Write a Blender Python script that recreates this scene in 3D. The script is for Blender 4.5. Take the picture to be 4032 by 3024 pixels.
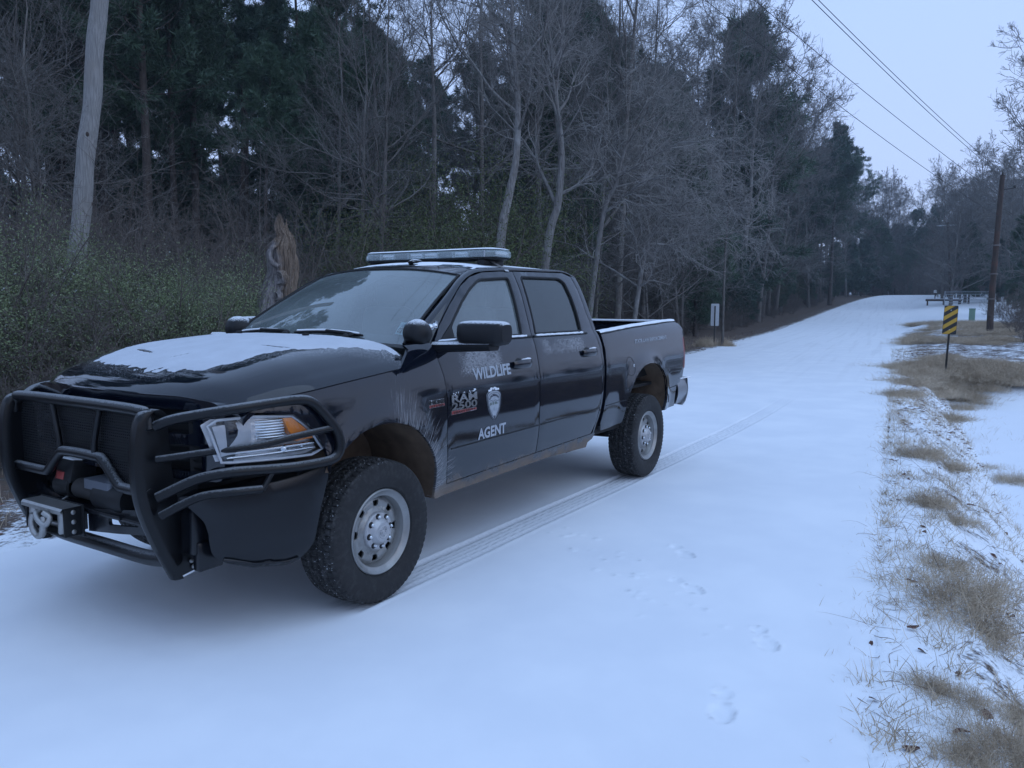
import bpy, bmesh, math, random
import numpy as np
from mathutils import Matrix, Vector
from mathutils.geometry import delaunay_2d_cdt
for _o in list(bpy.data.objects): bpy.data.objects.remove(_o)
SC = bpy.context.scene
COL = SC.collection

# ------------------------------------------------------------------ camera
CAM_POS = (3.10991463, 3.79562083, 1.63756556)
CAM_YAW, CAM_PITCH, CAM_ROLL = 212.46070, -5.82586, -0.23430
CAM_LENS = 3037.53/4032*36.0
def cam_axes():
    y, p, r = (math.radians(a) for a in (CAM_YAW, CAM_PITCH, CAM_ROLL))
    f = np.array([math.cos(p)*math.cos(y), math.cos(p)*math.sin(y), math.sin(p)])
    rt = np.cross(f, [0, 0, 1.0]); rt /= np.linalg.norm(rt); dn = np.cross(f, rt)
    c, s = math.cos(r), math.sin(r)
    return c*rt+s*dn, -s*rt+c*dn, f
_r, _d, _f = cam_axes()
cam_data = bpy.data.cameras.new('camera'); cam = bpy.data.objects.new('camera', cam_data); COL.objects.link(cam)
cam_data.sensor_fit = 'HORIZONTAL'; cam_data.sensor_width = 36.0; cam_data.lens = CAM_LENS
cam_data.clip_start = 0.05; cam_data.clip_end = 3000
cam.matrix_world = Matrix(((_r[0], -_d[0], -_f[0], CAM_POS[0]), (_r[1], -_d[1], -_f[1], CAM_POS[1]), (_r[2], -_d[2], -_f[2], CAM_POS[2]), (0, 0, 0, 1)))
SC.camera = cam

# ------------------------------------------------------------------ sky, soft overcast dusk light, exposure
SUN_EL, SUN_AZ = math.radians(24), math.radians(95)
SKY_STRENGTH = 0.12
world = bpy.data.worlds.new('World'); SC.world = world; world.use_nodes = True
wn = world.node_tree; wn.nodes.clear()
w_out = wn.nodes.new('ShaderNodeOutputWorld'); w_bg = wn.nodes.new('ShaderNodeBackground')
w_sky = wn.nodes.new('ShaderNodeTexSky'); w_sky.sky_type = 'NISHITA'; w_sky.sun_disc = False
w_sky.sun_elevation = SUN_EL; w_sky.sun_rotation = math.radians(90)-SUN_AZ
w_mix = wn.nodes.new('ShaderNodeMix'); w_mix.data_type = 'RGBA'; w_mix.inputs[0].default_value = 0.86
wn.links.new(w_sky.outputs[0], w_mix.inputs[6])
w_geo = wn.nodes.new('ShaderNodeTexCoord'); w_sep = wn.nodes.new('ShaderNodeSeparateXYZ'); w_rng = wn.nodes.new('ShaderNodeMapRange'); w_cl = wn.nodes.new('ShaderNodeMix'); w_cl.data_type = 'RGBA'
wn.links.new(w_geo.outputs['Generated'], w_sep.inputs[0]); wn.links.new(w_sep.outputs[2], w_rng.inputs[0]); w_rng.inputs[1].default_value = 0.0; w_rng.inputs[2].default_value = .55; wn.links.new(w_rng.outputs[0], w_cl.inputs[0])
w_cl.inputs[6].default_value = (3.25, 3.95, 6.3, 1); w_cl.inputs[7].default_value = (2.80, 4.08, 6.7, 1)   # even cloud at dusk, lavender low down
wn.links.new(w_cl.outputs[2], w_mix.inputs[7])
wn.links.new(w_mix.outputs[2], w_bg.inputs[0]); w_bg.inputs[1].default_value = SKY_STRENGTH
wn.links.new(w_bg.outputs[0], w_out.inputs[0])
sun_data = bpy.data.lights.new('sun', 'SUN'); sun = bpy.data.objects.new('sun', sun_data); COL.objects.link(sun)
sun_data.energy = 0.3; sun_data.angle = math.radians(60); sun_data.color = (0.62, 0.80, 1.0)
_sd = Vector((math.cos(SUN_EL)*math.cos(SUN_AZ), math.cos(SUN_EL)*math.sin(SUN_AZ), math.sin(SUN_EL)+.9)).normalized()
sun.rotation_euler = _sd.to_track_quat('Z', 'Y').to_euler()
SC.view_settings.view_transform = 'Standard'; SC.view_settings.look = 'None'
SC.view_settings.exposure = 0.67; SC.view_settings.gamma = 1.0; SC.view_settings.use_curve_mapping = False
SC.render.engine = 'CYCLES'
SC.cycles.max_bounces = 6; SC.cycles.diffuse_bounces = 3; SC.cycles.glossy_bounces = 3
SC.cycles.transmission_bounces = 4; SC.cycles.transparent_max_bounces = 8
SC.cycles.use_denoising = True

# ------------------------------------------------------------------ helpers: meshes
rng = np.random.default_rng(7)
def fast_mesh(name, verts, faces_list, mats=(), mi=None, smooth=None):
    """faces_list: list of (n,k) int arrays"""
    me = bpy.data.meshes.new(name)
    verts = np.asarray(verts, dtype=np.float32).reshape(-1, 3)
    fl = [np.asarray(f, dtype=np.int32) for f in faces_list if len(f)]
    tot = np.concatenate([np.full(len(f), f.shape[1], np.int32) for f in fl]); loops = np.concatenate([f.ravel() for f in fl])
    me.vertices.add(len(verts)); me.vertices.foreach_set('co', verts.ravel())
    me.loops.add(len(loops)); me.loops.foreach_set('vertex_index', loops)
    me.polygons.add(len(tot)); st = np.concatenate([[0], np.cumsum(tot)[:-1]]).astype(np.int32)
    me.polygons.foreach_set('loop_start', st); me.polygons.foreach_set('loop_total', tot)
    if mi is not None: me.polygons.foreach_set('material_index', np.asarray(mi, np.int32))
    me.update(calc_edges=True); me.validate()
    for m in mats: me.materials.append(m)
    if smooth is not None:
        me.polygons.foreach_set('use_smooth', np.ones(len(me.polygons), bool))
        if smooth < 180: me.set_sharp_from_angle(angle=math.radians(smooth))
    return me
def link(name, me, parent=None, loc=None, rot=None, **props):
    o = bpy.data.objects.new(name, me); COL.objects.link(o)
    if parent: o.parent = parent
    if loc is not None: o.location = loc
    if rot is not None: o.rotation_euler = rot
    for k, v in props.items(): o[k] = v
    return o
def thing(name, label, cat, loc=(0, 0, 0), rz=0.0, group=None):
    o = bpy.data.objects.new(name, None); COL.objects.link(o); o.location = loc; o.rotation_euler = (0, 0, rz)
    o.empty_display_size = .2; o['label'] = label; o['category'] = cat
    if group: o['group'] = group
    return o
def copy_tree(src, loc=None, rz=None, scale=None, label=None, group=None, tilt=None):
    r = src.copy(); COL.objects.link(r)
    if loc is not None: r.location = loc
    if rz is not None: r.rotation_euler = (tilt[0] if tilt else 0, tilt[1] if tilt else 0, rz)
    if scale is not None: r.scale = (scale,)*3 if np.isscalar(scale) else scale
    if label: r['label'] = label
    if group: r['group'] = group
    for ch in list(src.children):
        c = ch.copy(); COL.objects.link(c); c.parent = r
        for g in list(ch.children):
            d = g.copy(); COL.objects.link(d); d.parent = c
    return r

class MB:
    """collects shapes; build() links them as ONE mesh object"""
    def __init__(s): s.v = []; s.f = []; s.m = []; s.n = 0
    def add(s, v, faces, mi=0):
        v = np.asarray(v, float).reshape(-1, 3); s.v.append(v)
        for f in faces: s.f.append([int(i)+s.n for i in f]); s.m.append(mi)
        s.n += len(v); return s
    def box(s, c, size, mi=0, rot=None, bev=0.0, seg=2):
        bm = bmesh.new(); bmesh.ops.create_cube(bm, size=1.0)
        for v in bm.verts: v.co = Vector((v.co.x*size[0], v.co.y*size[1], v.co.z*size[2]))
        if bev: bmesh.ops.bevel(bm, geom=bm.edges[:], offset=bev, segments=seg, profile=.5, affect='EDGES')
        return s.bm(bm, c, rot, mi)
    def bm(s, bm, c=(0, 0, 0), rot=None, mi=0):
        R = rot if rot is not None else Matrix.Identity(3)
        bm.verts.index_update()
        v = [tuple(R@x.co+Vector(c)) for x in bm.verts]; s.add(v, [[x.index for x in f.verts] for f in bm.faces], mi); bm.free(); return s
    def sphere(s, c, r, mi=0, u=20, v=12, rot=None):
        bm = bmesh.new(); bmesh.ops.create_uvsphere(bm, u_segments=u, v_segments=v, radius=1.0)
        rr = (r, r, r) if np.isscalar(r) else r
        for x in bm.verts: x.co = Vector((x.co.x*rr[0], x.co.y*rr[1], x.co.z*rr[2]))
        return s.bm(bm, c, rot, mi)
    def tube(s, pts, r, n=12, mi=0, cap=True, closed=False):
        P = np.asarray(pts, float); k = len(P); r = np.broadcast_to(np.asarray(r, float), (k,))
        T = np.gradient(P, axis=0)
        if closed: T = np.roll(P, -1, 0)-np.roll(P, 1, 0)
        T /= np.linalg.norm(T, axis=1)[:, None]+1e-12
        a = np.array([0, 0, 1.0]) if abs(T[0, 2]) < .9 else np.array([1.0, 0, 0])
        N = a-T[0]*(a@T[0]); N /= np.linalg.norm(N); V = []
        th = np.linspace(0, 2*np.pi, n, endpoint=False)
        for i in range(k):
            N = N-T[i]*(N@T[i]); N /= np.linalg.norm(N)+1e-12; B = np.cross(T[i], N)
            V.append(P[i]+r[i]*(np.cos(th)[:, None]*N+np.sin(th)[:, None]*B))
        V = np.concatenate(V); F = []
        for i in range(k if closed else k-1):
            j = (i+1) % k
            for q in range(n): F.append([i*n+q, i*n+(q+1) % n, j*n+(q+1) % n, j*n+q])
        if cap and not closed: F.append(list(range(n))[::-1]); F.append([(k-1)*n+q for q in range(n)])
        return s.add(V, F, mi)
    def lathe(s, prof, axis='y', c=(0, 0, 0), n=48, mi=0, arc=2*math.pi):
        """prof: (a, r) pairs, a along axis"""
        full = arc > 6.28; m = n if full else n+1; V = []
        for i in range(m):
            t = arc*i/n; ct, st = math.cos(t), math.sin(t)
            for a, r in prof:
                p = {'y': (r*ct, a, r*st), 'x': (a, r*ct, r*st), 'z': (r*ct, r*st, a)}[axis]
                V.append((p[0]+c[0], p[1]+c[1], p[2]+c[2]))
        k = len(prof); F = []
        for i in range(n):
            j = (i+1) % m
            for q in range(k-1): F.append([i*k+q, i*k+q+1, j*k+q+1, j*k+q])
        return s.add(V, F, mi)
    def loft(s, rows, mi=0, closed=False):
        R = np.asarray(rows, float); a, b = R.shape[:2]; F = []
        for i in range(a-1):
            for j in range(b if closed else b-1):
                k = (j+1) % b; F.append([i*b+j, i*b+k, (i+1)*b+k, (i+1)*b+j])
        return s.add(R.reshape(-1, 3), F, mi)
    def mirror(s):
        """add a copy mirrored in y"""
        nv = s.n; fs = [f for f in s.f]; ms = list(s.m)
        V = np.concatenate(s.v)*[1, -1, 1]; s.v.append(V)
        for f, m in zip(fs, ms): s.f.append([i+nv for i in f][::-1]); s.m.append(m)
        s.n = nv*2; return s
    def build(s, name, mats, parent=None, smooth=35, flip_y=False, label=None, **props):
        if not isinstance(mats, (list, tuple)): mats = [mats]
        V = np.concatenate(s.v); F = s.f
        if flip_y: V = V*[1, -1, 1]; F = [f[::-1] for f in F]
        me = bpy.data.meshes.new(name); me.from_pydata(V.tolist(), [], F); me.update()
        for m in mats: me.materials.append(m)
        me.polygons.foreach_set('material_index', np.asarray(s.m, np.int32))
        if smooth:
            me.polygons.foreach_set('use_smooth', np.ones(len(me.polygons), bool)); me.set_sharp_from_angle(angle=math.radians(smooth))
        o = link(name, me, parent, **props)
        if label: o['label'] = label
        return o

def in_poly(px, py, poly):
    c = False; j = len(poly)-1
    for i in range(len(poly)):
        xi, yi = poly[i]; xj, yj = poly[j]
        if (yi > py) != (yj > py) and px < (xj-xi)*(py-yi)/(yj-yi+1e-15)+xi: c = not c
        j = i
    return c
def fillet(poly, r, seg=5):
    """round every corner of a closed polygon; r number or list"""
    n = len(poly); out = []
    rs = [r]*n if np.isscalar(r) else r
    for i in range(n):
        p0, p, p1 = (np.array(poly[(i+k) % n], float) for k in (-1, 0, 1))
        a, b = p0-p, p1-p; la, lb = np.linalg.norm(a), np.linalg.norm(b); d = min(rs[i], la*.45, lb*.45)
        if d < 1e-4: out.append(tuple(p)); continue
        A, B = p+a/la*d, p+b/lb*d
        for t in np.linspace(0, 1, seg): out.append(tuple((1-t)**2*A+2*t*(1-t)*p+t*t*B))
    return out
def dens(poly, step, closed=True):
    out = []; n = len(poly)
    for i in range(n if closed else n-1):
        a, b = np.array(poly[i], float), np.array(poly[(i+1) % n], float)
        k = max(1, int(np.ceil(np.linalg.norm(b-a)/step)))
        for t in range(k): out.append(tuple(a+(b-a)*t/k))
    if not closed: out.append(tuple(poly[-1]))
    return out
def smooth_line(pts, n):
    """Catmull-Rom through pts, n samples per span"""
    P = [np.array(p, float) for p in pts]; P = [2*P[0]-P[1]]+P+[2*P[-1]-P[-2]]; out = []
    for i in range(1, len(P)-2):
        p0, p1, p2, p3 = P[i-1:i+3]
        for t in np.linspace(0, 1, n, endpoint=False):
            out.append(.5*((2*p1)+(-p0+p2)*t+(2*p0-5*p1+4*p2-p3)*t*t+(-p0+3*p1-3*p2+p3)*t**3))
    out.append(P[-2]); return np.array(out)
def sheet(mb, outer, mapf, holes=(), step=.05, skirt=.02, lip=.002, mi=0):
    """a sheet with real thickness: outline (a,b) mapped by mapf(a,b,off) -> xyz, edges folded inwards"""
    O = dens(outer, step); H = [dens(h, step) for h in holes]
    pts = [Vector(p) for p in O]; edges = [(i, (i+1) % len(O)) for i in range(len(O))]
    for h in H:
        k = len(pts); pts += [Vector(p) for p in h]; edges += [(k+i, k+(i+1) % len(h)) for i in range(len(h))]
    nb = len(pts)
    A = np.array(O); lo, hi = A.min(0), A.max(0)
    for x in np.arange(lo[0]+step*.5, hi[0], step):
        for y in np.arange(lo[1]+step*.5, hi[1], step):
            if in_poly(x, y, O) and not any(in_poly(x, y, h) for h in H):
                d = np.hypot(A[:, 0]-x, A[:, 1]-y).min()
                if d > step*.35: pts.append(Vector((x, y)))
    vs, es, fs, ov, oe, of = delaunay_2d_cdt(pts, edges, [], 2 if False else 0, 1e-6)
    keep = []
    for f in fs:
        cx = sum(vs[i][0] for i in f)/len(f); cy = sum(vs[i][1] for i in f)/len(f)
        if in_poly(cx, cy, O) and not any(in_poly(cx, cy, h) for h in H): keep.append(list(f))
    edge_n = {}
    for f in keep:
        for i in range(len(f)):
            e = tuple(sorted((f[i], f[(i+1) % len(f)]))); edge_n[e] = edge_n.get(e, 0)+1
    bset = set(i for e, n in edge_n.items() if n == 1 for i in e)
    V = [mapf(v[0], v[1], -lip if i in bset else 0.0) for i, v in enumerate(vs)]
    F = list(keep)
    if skirt:
        idx = {}
        for i in bset: idx[i] = len(V); V.append(mapf(vs[i][0], vs[i][1], -skirt))
        for f in keep:
            for i in range(len(f)):
                a, b = f[i], f[(i+1) % len(f)]
                if edge_n[tuple(sorted((a, b)))] == 1: F.append([b, a, idx[a], idx[b]])
    mb.add(V, F, mi); return mb

# ------------------------------------------------------------------ helpers: materials
def nmat(name):
    m = bpy.data.materials.new(name); m.use_nodes = True; nt = m.node_tree
    b = nt.nodes['Principled BSDF']; return m, nt, b
class X:
    """small node-expression wrapper"""
    def __init__(s, nt): s.nt = nt
    def m(s, op, *a, clamp=False):
        n = s.nt.nodes.new('ShaderNodeMath'); n.operation = op; n.use_clamp = clamp
        for i, v in enumerate(a):
            if isinstance(v, (int, float)): n.inputs[i].default_value = v
            else: s.nt.links.new(v, n.inputs[i])
        return n.outputs[0]
    def ramp(s, v, lo, hi):
        n = s.nt.nodes.new('ShaderNodeMapRange'); n.interpolation_type = 'SMOOTHSTEP'
        s.nt.links.new(v, n.inputs[0]); n.inputs[1].default_value = lo; n.inputs[2].default_value = hi; return n.outputs[0]
    def noise(s, vec, scale, detail=4, rough=.55, dim='3D', out=0):
        n = s.nt.nodes.new('ShaderNodeTexNoise'); n.noise_dimensions = dim
        if vec is not None: s.nt.links.new(vec, n.inputs['Vector'])
        n.inputs['Scale'].default_value = scale; n.inputs['Detail'].default_value = detail; n.inputs['Roughness'].default_value = rough
        return n.outputs[out]
    def coord(s, which='Object'):
        return s.nt.nodes.new('ShaderNodeTexCoord').outputs[which]
    def sep(s, v):
        n = s.nt.nodes.new('ShaderNodeSeparateXYZ'); s.nt.links.new(v, n.inputs[0]); return n.outputs
    def comb(s, x, y, z):
        n = s.nt.nodes.new('ShaderNodeCombineXYZ')
        for i, v in enumerate((x, y, z)):
            if isinstance(v, (int, float)): n.inputs[i].default_value = v
            else: s.nt.links.new(v, n.inputs[i])
        return n.outputs[0]
    def mix(s, f, a, b):
        n = s.nt.nodes.new('ShaderNodeMix'); n.data_type = 'RGBA'
        for i, v in ((0, f), (6, a), (7, b)):
            if isinstance(v, (int, float)): n.inputs[i].default_value = v
            elif isinstance(v, tuple): n.inputs[i].default_value = (*v, 1) if len(v) == 3 else v
            else: s.nt.links.new(v, n.inputs[i])
        return n.outputs[2]
    def mixf(s, f, a, b):
        n = s.nt.nodes.new('ShaderNodeMix')
        for i, v in ((0, f), (2, a), (3, b)):
            if isinstance(v, (int, float)): n.inputs[i].default_value = v
            else: s.nt.links.new(v, n.inputs[i])
        return n.outputs[0]
    def bump(s, h, strength=.3, dist=.01):
        n = s.nt.nodes.new('ShaderNodeBump'); s.nt.links.new(h, n.inputs['Height']); n.inputs['Strength'].default_value = strength; n.inputs['Distance'].default_value = dist
        return n.outputs[0]
    def normal_z(s):
        g = s.nt.nodes.new('ShaderNodeNewGeometry'); return s.sep(g.outputs['Normal'])[2]
    def attr(s, name):
        a = s.nt.nodes.new('ShaderNodeAttribute'); a.attribute_name = name; return a.outputs['Fac']
    def link(s, a, b): s.nt.links.new(a, b)
    def rand(s):
        return s.nt.nodes.new('ShaderNodeObjectInfo').outputs['Random']
def simple(name, col, rough=.5, metal=0.0, coat=0.0, var=0.0, scale=30, bump=0.0, frost=0.0):
    m, nt, b = nmat(name); x = X(nt); b.inputs['Roughness'].default_value = rough; b.inputs['Metallic'].default_value = metal
    b.inputs['Coat Weight'].default_value = coat; b.inputs['Coat Roughness'].default_value = .05
    c = None
    if var or bump or frost: co = x.coord(); nz = x.noise(co, scale)
    if var: c = x.mix(nz, tuple(v*(1-var) for v in col), tuple(min(1, v*(1+var)) for v in col))
    if frost:
        fn = x.noise(co, 140, 3, .7); up = x.ramp(x.normal_z(), .35, .95)
        f = x.m('MULTIPLY', x.ramp(x.m('ADD', fn, x.m('MULTIPLY', up, .32)), .62, .78), x.m('MULTIPLY', up, frost))
        c = x.mix(f, c if c is not None else col, SNOWC); x.link(x.mixf(f, rough, .9), b.inputs['Roughness'])
    if c is not None: x.link(c, b.inputs['Base Color'])
    else: b.inputs['Base Color'].default_value = (*col, 1)
    if bump: x.link(x.bump(nz, bump, .01), b.inputs['Normal'])
    return m
SNOWC = (.80, .83, .87)

# ================================================================== ground, road, creek
def sm(a, lo, hi):
    t = np.clip((np.asarray(a, float)-lo)/(hi-lo), 0, 1); return t*t*(3-2*t)
def yr(x):                                                          # right road edge
    x = np.asarray(x, float); return 3.41+.108*x+.0006*np.clip(-x-50, 0, 200)**2
def yl(x):
    x = np.asarray(x, float); return yr(x)-np.interp(-x, [-60, 0, 25, 60, 90, 150, 500], [5.0, 5.13, 6.25, 7.3, 7.3, 7.0, 7.0])
def base_z(x):
    s = -np.asarray(x, float); return 3.8*sm(s, 45, 160)-1.6*sm(s, 165, 260)
_ns = [(rng.uniform(0, 6.28), rng.uniform(.6, 1.4), rng.uniform(0, 6.28)) for _ in range(40)]
def wob(x, y, sc, seed=0):
    """cheap smooth noise from summed sines, about -1..1"""
    o = 0; 
    for k in range(5):
        a, f, p = _ns[(seed*5+k) % 40]; o = o+np.sin((x*math.cos(a)+y*math.sin(a))*sc*f*(1+.6*k)+p)/(1+.5*k)
    return o/2.3
def ground_z(x, y):
    x = np.asarray(x, float); y = np.asarray(y, float); b = base_z(x); s = -x
    d = y-yr(x); e = yl(x)-y
    near = sm(s, 21.5, 17.0)*sm(s, -16, -11)
    A = np.interp(d, [0, .25, .5, .9, 1.35, 5.0, 7.5, 14, 60], [-.004, -.007, -.026, -.29, -.72, -.74, .05, .35, .6])
    B = np.interp(d, [0, .6, 2.0, 4.5, 9, 40], [-.006, .03, .16, .22, .25, .6])+.42*sm(s, 28, 48)*sm(d, .5, 5)-.30*sm(s, 60, 80)*sm(d, .5, 5)
    R = A*near+B*(1-near); R = R+.03*wob(x, y, 2.2, 1)*sm(d, .15, .6)*(1-near*sm(d, 1.2, 1.5)*sm(d, 5.2, 4.9))+.08*wob(x, y, .7, 2)*sm(d, 1, 4)*(1-near)
    L = np.interp(e, [0, .8, 2.2, 3.6, 6, 20, 60], [-.006, -.03, -.20, -.12, .02, .35, 1.2])+.035*wob(x, y, 2.0, 3)*sm(e, .1, .6)+.10*wob(x, y, .5, 4)*sm(e, 3, 7)
    return b+np.where(d > 0, R, np.where(e > 0, L, -.03))
xs = np.r_[np.geomspace(900, 52, 14), np.linspace(45, 6, 16), np.arange(5.5, -13, -.10), np.arange(-13, -30, -.3), -30-np.cumsum(np.geomspace(.4, 9, 80)), -265-np.cumsum(np.geomspace(14, 150, 20))]
vr = np.r_[np.arange(0, 1.7, .05), np.arange(1.7, 6, .25), 6+np.cumsum(np.geomspace(.3, 16, 26)), 120+np.cumsum(np.geomspace(20, 160, 9))]
vl = np.r_[np.arange(0, 4, .12), np.arange(4, 9, .4), 9+np.cumsum(np.geomspace(.5, 18, 22)), 130+np.cumsum(np.geomspace(20, 160, 9))]
GX, cols = xs[:, None], []
Y = np.concatenate([yl(xs)[:, None]-vl[::-1][None], np.linspace(0, 1, 5)[1:-1][None]*(yr(xs)-yl(xs))[:, None]+yl(xs)[:, None], yr(xs)[:, None]+vr[None]], 1)
XX = np.repeat(xs[:, None], Y.shape[1], 1); ZZ = ground_z(XX, Y)
na, nb = Y.shape; I = np.arange(na-1)[:, None]; J = np.arange(nb-1)[None]
gf = np.stack([I*nb+J, (I+1)*nb+J, (I+1)*nb+J+1, I*nb+J+1], -1).reshape(-1, 4)
def mat_ground():
    m, nt, b = nmat('snowy_ground'); x = X(nt); co = x.coord('Object'); sn = x.attr('snow'); br = x.attr('bare')
    n1 = x.noise(co, 3.2, 6, .62); n2 = x.noise(co, 22, 4, .65); n3 = x.noise(co, 1.1, 3, .5)
    v = x.m('ADD', x.m('ADD', x.m('MULTIPLY', n1, .55), x.m('MULTIPLY', n2, .50)), x.m('MULTIPLY', n3, .25))
    f = x.ramp(x.m('ADD', v, sn), 1.06, 1.20)
    lit = x.mix(n2, (.040, .026, .020), (.125, .082, .058)); lit = x.mix(x.ramp(n1, .5, .7), lit, (.055, .048, .040))
    c = x.mix(f, lit, SNOWC); c = x.mix(x.ramp(x.m('ADD', br, x.m('MULTIPLY', n2, .3)), .72, .80), c, (.03, .03, .032)); x.link(c, b.inputs['Base Color'])
    b.inputs['Roughness'].default_value = .9
    x.link(x.bump(x.m('ADD', x.m('MULTIPLY', f, .6), n2), .5, .02), b.inputs['Normal']); return m
GMAT = mat_ground()
me = fast_mesh('ground', np.stack([XX, Y, ZZ], -1).reshape(-1, 3), [gf], [GMAT], smooth=180)
d = Y-yr(XX); e = yl(XX)-Y; s_ = -XX
near = sm(s_, 21.5, 17.0)*sm(s_, -16, -11)
snow = np.where(d > 0, .64-.13*sm(d, .25, .7)+near*(.06*sm(d, .5, .8)+.44*sm(d, 1.15, 1.4)*sm(d, 5.1, 4.9)-.35*sm(d, 4.9, 5.6))-(1-near)*(.05*sm(d, .3, 1.0)), .60-.16*sm(e, .1, .8)-.16*sm(e, 1.6, 3.4)-.15*sm(e, 3.6, 6))
snow = snow+(d > 0)*sm(s_, 48, 60)*.30-(e > 0)*sm(s_, 18, 26)*.10
bare = ((d > -.01)*(d < .06)*sm(s_, 6.6, 7.4)*sm(s_, 10.3, 9.2))*(.62+.25*wob(XX*3, Y, 2.5, 5))
for nm, arr in (('snow', snow), ('bare', bare)):
    at = me.attributes.new(nm, 'FLOAT', 'POINT'); at.data.foreach_set('value', arr.astype(np.float32).ravel())
link('ground', me, kind='structure')

# ---- the snow-covered road with one set of fresh tyre tracks and a few footprints
def track_y(x):
    s = -np.asarray(x, float); q = np.clip(s-4.5, 0, 9.5); return .852-.0055*q*q-.105*np.maximum(s-14, 0)
PRINTS = [(-1.15, 2.30, .95, 1), (-.67, 2.88, .55, -1), (.08, 2.90, .25, 1), (-1.75, 2.06, .8, -1)]
def road_h(x, y):
    h = .0035*wob(x, y, 1.1, 6)+.0012*wob(x, y, 9.0, 7); pk = np.zeros_like(h)
    for off, amp in ((0, 1),):
        t = y-(track_y(x)+off); on = sm(x, .25, .05)*sm(-x, 13, 4.5)*amp
        band = sm(np.abs(t), .128, .116)
        gro = np.maximum.reduce([sm(np.abs(t-c+.004*np.sin(x*105+c*40)), .0105, .006) for c in (-.066, -.022, .022, .066)])
        lat = .5+.5*np.sin(x*150+np.where(np.abs(t) > .066, 1, -1)*t*60)
        dep = band*(.014-.0125*gro-.0035*lat*(1-gro)); rim = .004*np.exp(-((np.abs(t)-.14)/.016)**2)
        h = h-on*dep+on*rim; pk = np.maximum(pk, on*band*(1-gro)*(.17+.18*lat))
    for px, py, an, sgn in PRINTS:
        ca, sa = math.cos(an), math.sin(an); a = (x-px)*ca+(y-py)*sa; b = -(x-px)*sa+(y-py)*ca
        for cx_, rx, ry in ((.065, .085, .052), (-.095, .048, .040)):
            q = np.sqrt(((a-cx_)/rx)**2+((b-sgn*.006*(cx_ > 0))/ry)**2)
            h = h-.009*sm(q, 1.0, .86)+.0085*np.exp(-((q-1.06)/.10)**2)*(.55+.45*np.sin(a*70+b*50))+.0035*sm(q, 1, .8)*np.sin(a*200)
            pk = np.maximum(pk, .45*np.exp(-((q-1.0)/.07)**2)*(.5+.5*np.sin(a*40+b*90)))
    # scuffed marks beside the truck and crumbs of kicked-up snow
    for k in range(34):
        a_, f_, p_ = _ns[k % 40]; px = -1.8+.035*k+.10*math.sin(k*7.1); py = 1.15+.042*k+.16*math.sin(k*3.3)+.1*math.sin(k*1.7); r = .010+.008*(k*37 % 10)/10
        q = ((x-px)**2+(y-py)**2)/(r*r); g = np.exp(-q); h = h+.010*g; pk = np.maximum(pk, .42*np.exp(-((x-px-.008)**2+(y-py)**2)/(r*r*.5))*(k % 3 == 0))
    return h, pk
xf = np.r_[np.geomspace(400, 48, 10), np.linspace(45, 2.2, 14), np.arange(2.1, -6.2, -.021), -6.2-np.cumsum(np.geomspace(.03, 9, 190))]
xf = xf[xf > -420]
tf = np.r_[np.linspace(0, .29, 12), np.linspace(.30, .94, 220), np.linspace(.945, 1, 14)]
RX = np.repeat(xf[:, None], len(tf), 1); RY = yl(RX)-.14+(yr(RX)-yl(RX)+.28)*tf[None]; RY = RY+.012*wob(RX*3, RX*0, 1.1, 8)*sm(tf, .95, 1)[None]
h, pk = road_h(RX, RY)
edge = np.minimum(RY-yl(RX), yr(RX)-RY)
RZ = base_z(RX)+.002+h*sm(edge, 0, .15)-.020*sm(edge, .10, -.14)+.004*wob(RX*4, RY*4, 2.3, 6)*sm(edge, .12, .02)
na, nb = RX.shape; I = np.arange(na-1)[:, None]; J = np.arange(nb-1)[None]
rf = np.stack([I*nb+J, (I+1)*nb+J, (I+1)*nb+J+1, I*nb+J+1], -1).reshape(-1, 4)
def mat_road():
    m, nt, b = nmat('road_snow'); x = X(nt); co = x.coord('Object'); p = x.attr('pack')
    n = x.noise(co, 260, 3, .6); n2 = x.noise(co, 12, 4, .55); n3 = x.noise(co, 1.3, 4, .55)
    sc_ = x.sep(co); st = x.noise(x.comb(x.m('MULTIPLY', x.m('SUBTRACT', sc_[1], x.m('MULTIPLY', sc_[0], .115)), 2.2), x.m('MULTIPLY', sc_[0], .05), 0.0), 1.6, 4, .6)
    c = x.mix(x.ramp(n3, .35, .7), (.755, .785, .83), (.815, .84, .875))
    far = x.m('MULTIPLY', x.ramp(sc_[0], -9, -24), x.ramp(st, .50, .66)); c = x.mix(x.m('MULTIPLY', far, .16), c, (.42, .43, .46))   # old wheel ruts seen far down the road
    c = x.mix(p, c, (.30, .31, .34)); x.link(c, b.inputs['Base Color'])
    b.inputs['Roughness'].default_value = .88; b.inputs['Specular IOR Level'].default_value = .25
    x.link(x.bump(x.m('ADD', x.m('MULTIPLY', n, .5), n2), .28, .006), b.inputs['Normal']); return m
me = fast_mesh('road', np.stack([RX, RY, RZ], -1).reshape(-1, 3), [rf], [mat_road()], smooth=180)
at = me.attributes.new('pack', 'FLOAT', 'POINT'); at.data.foreach_set('value', pk.astype(np.float32).ravel())
link('road', me, kind='structure')
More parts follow.
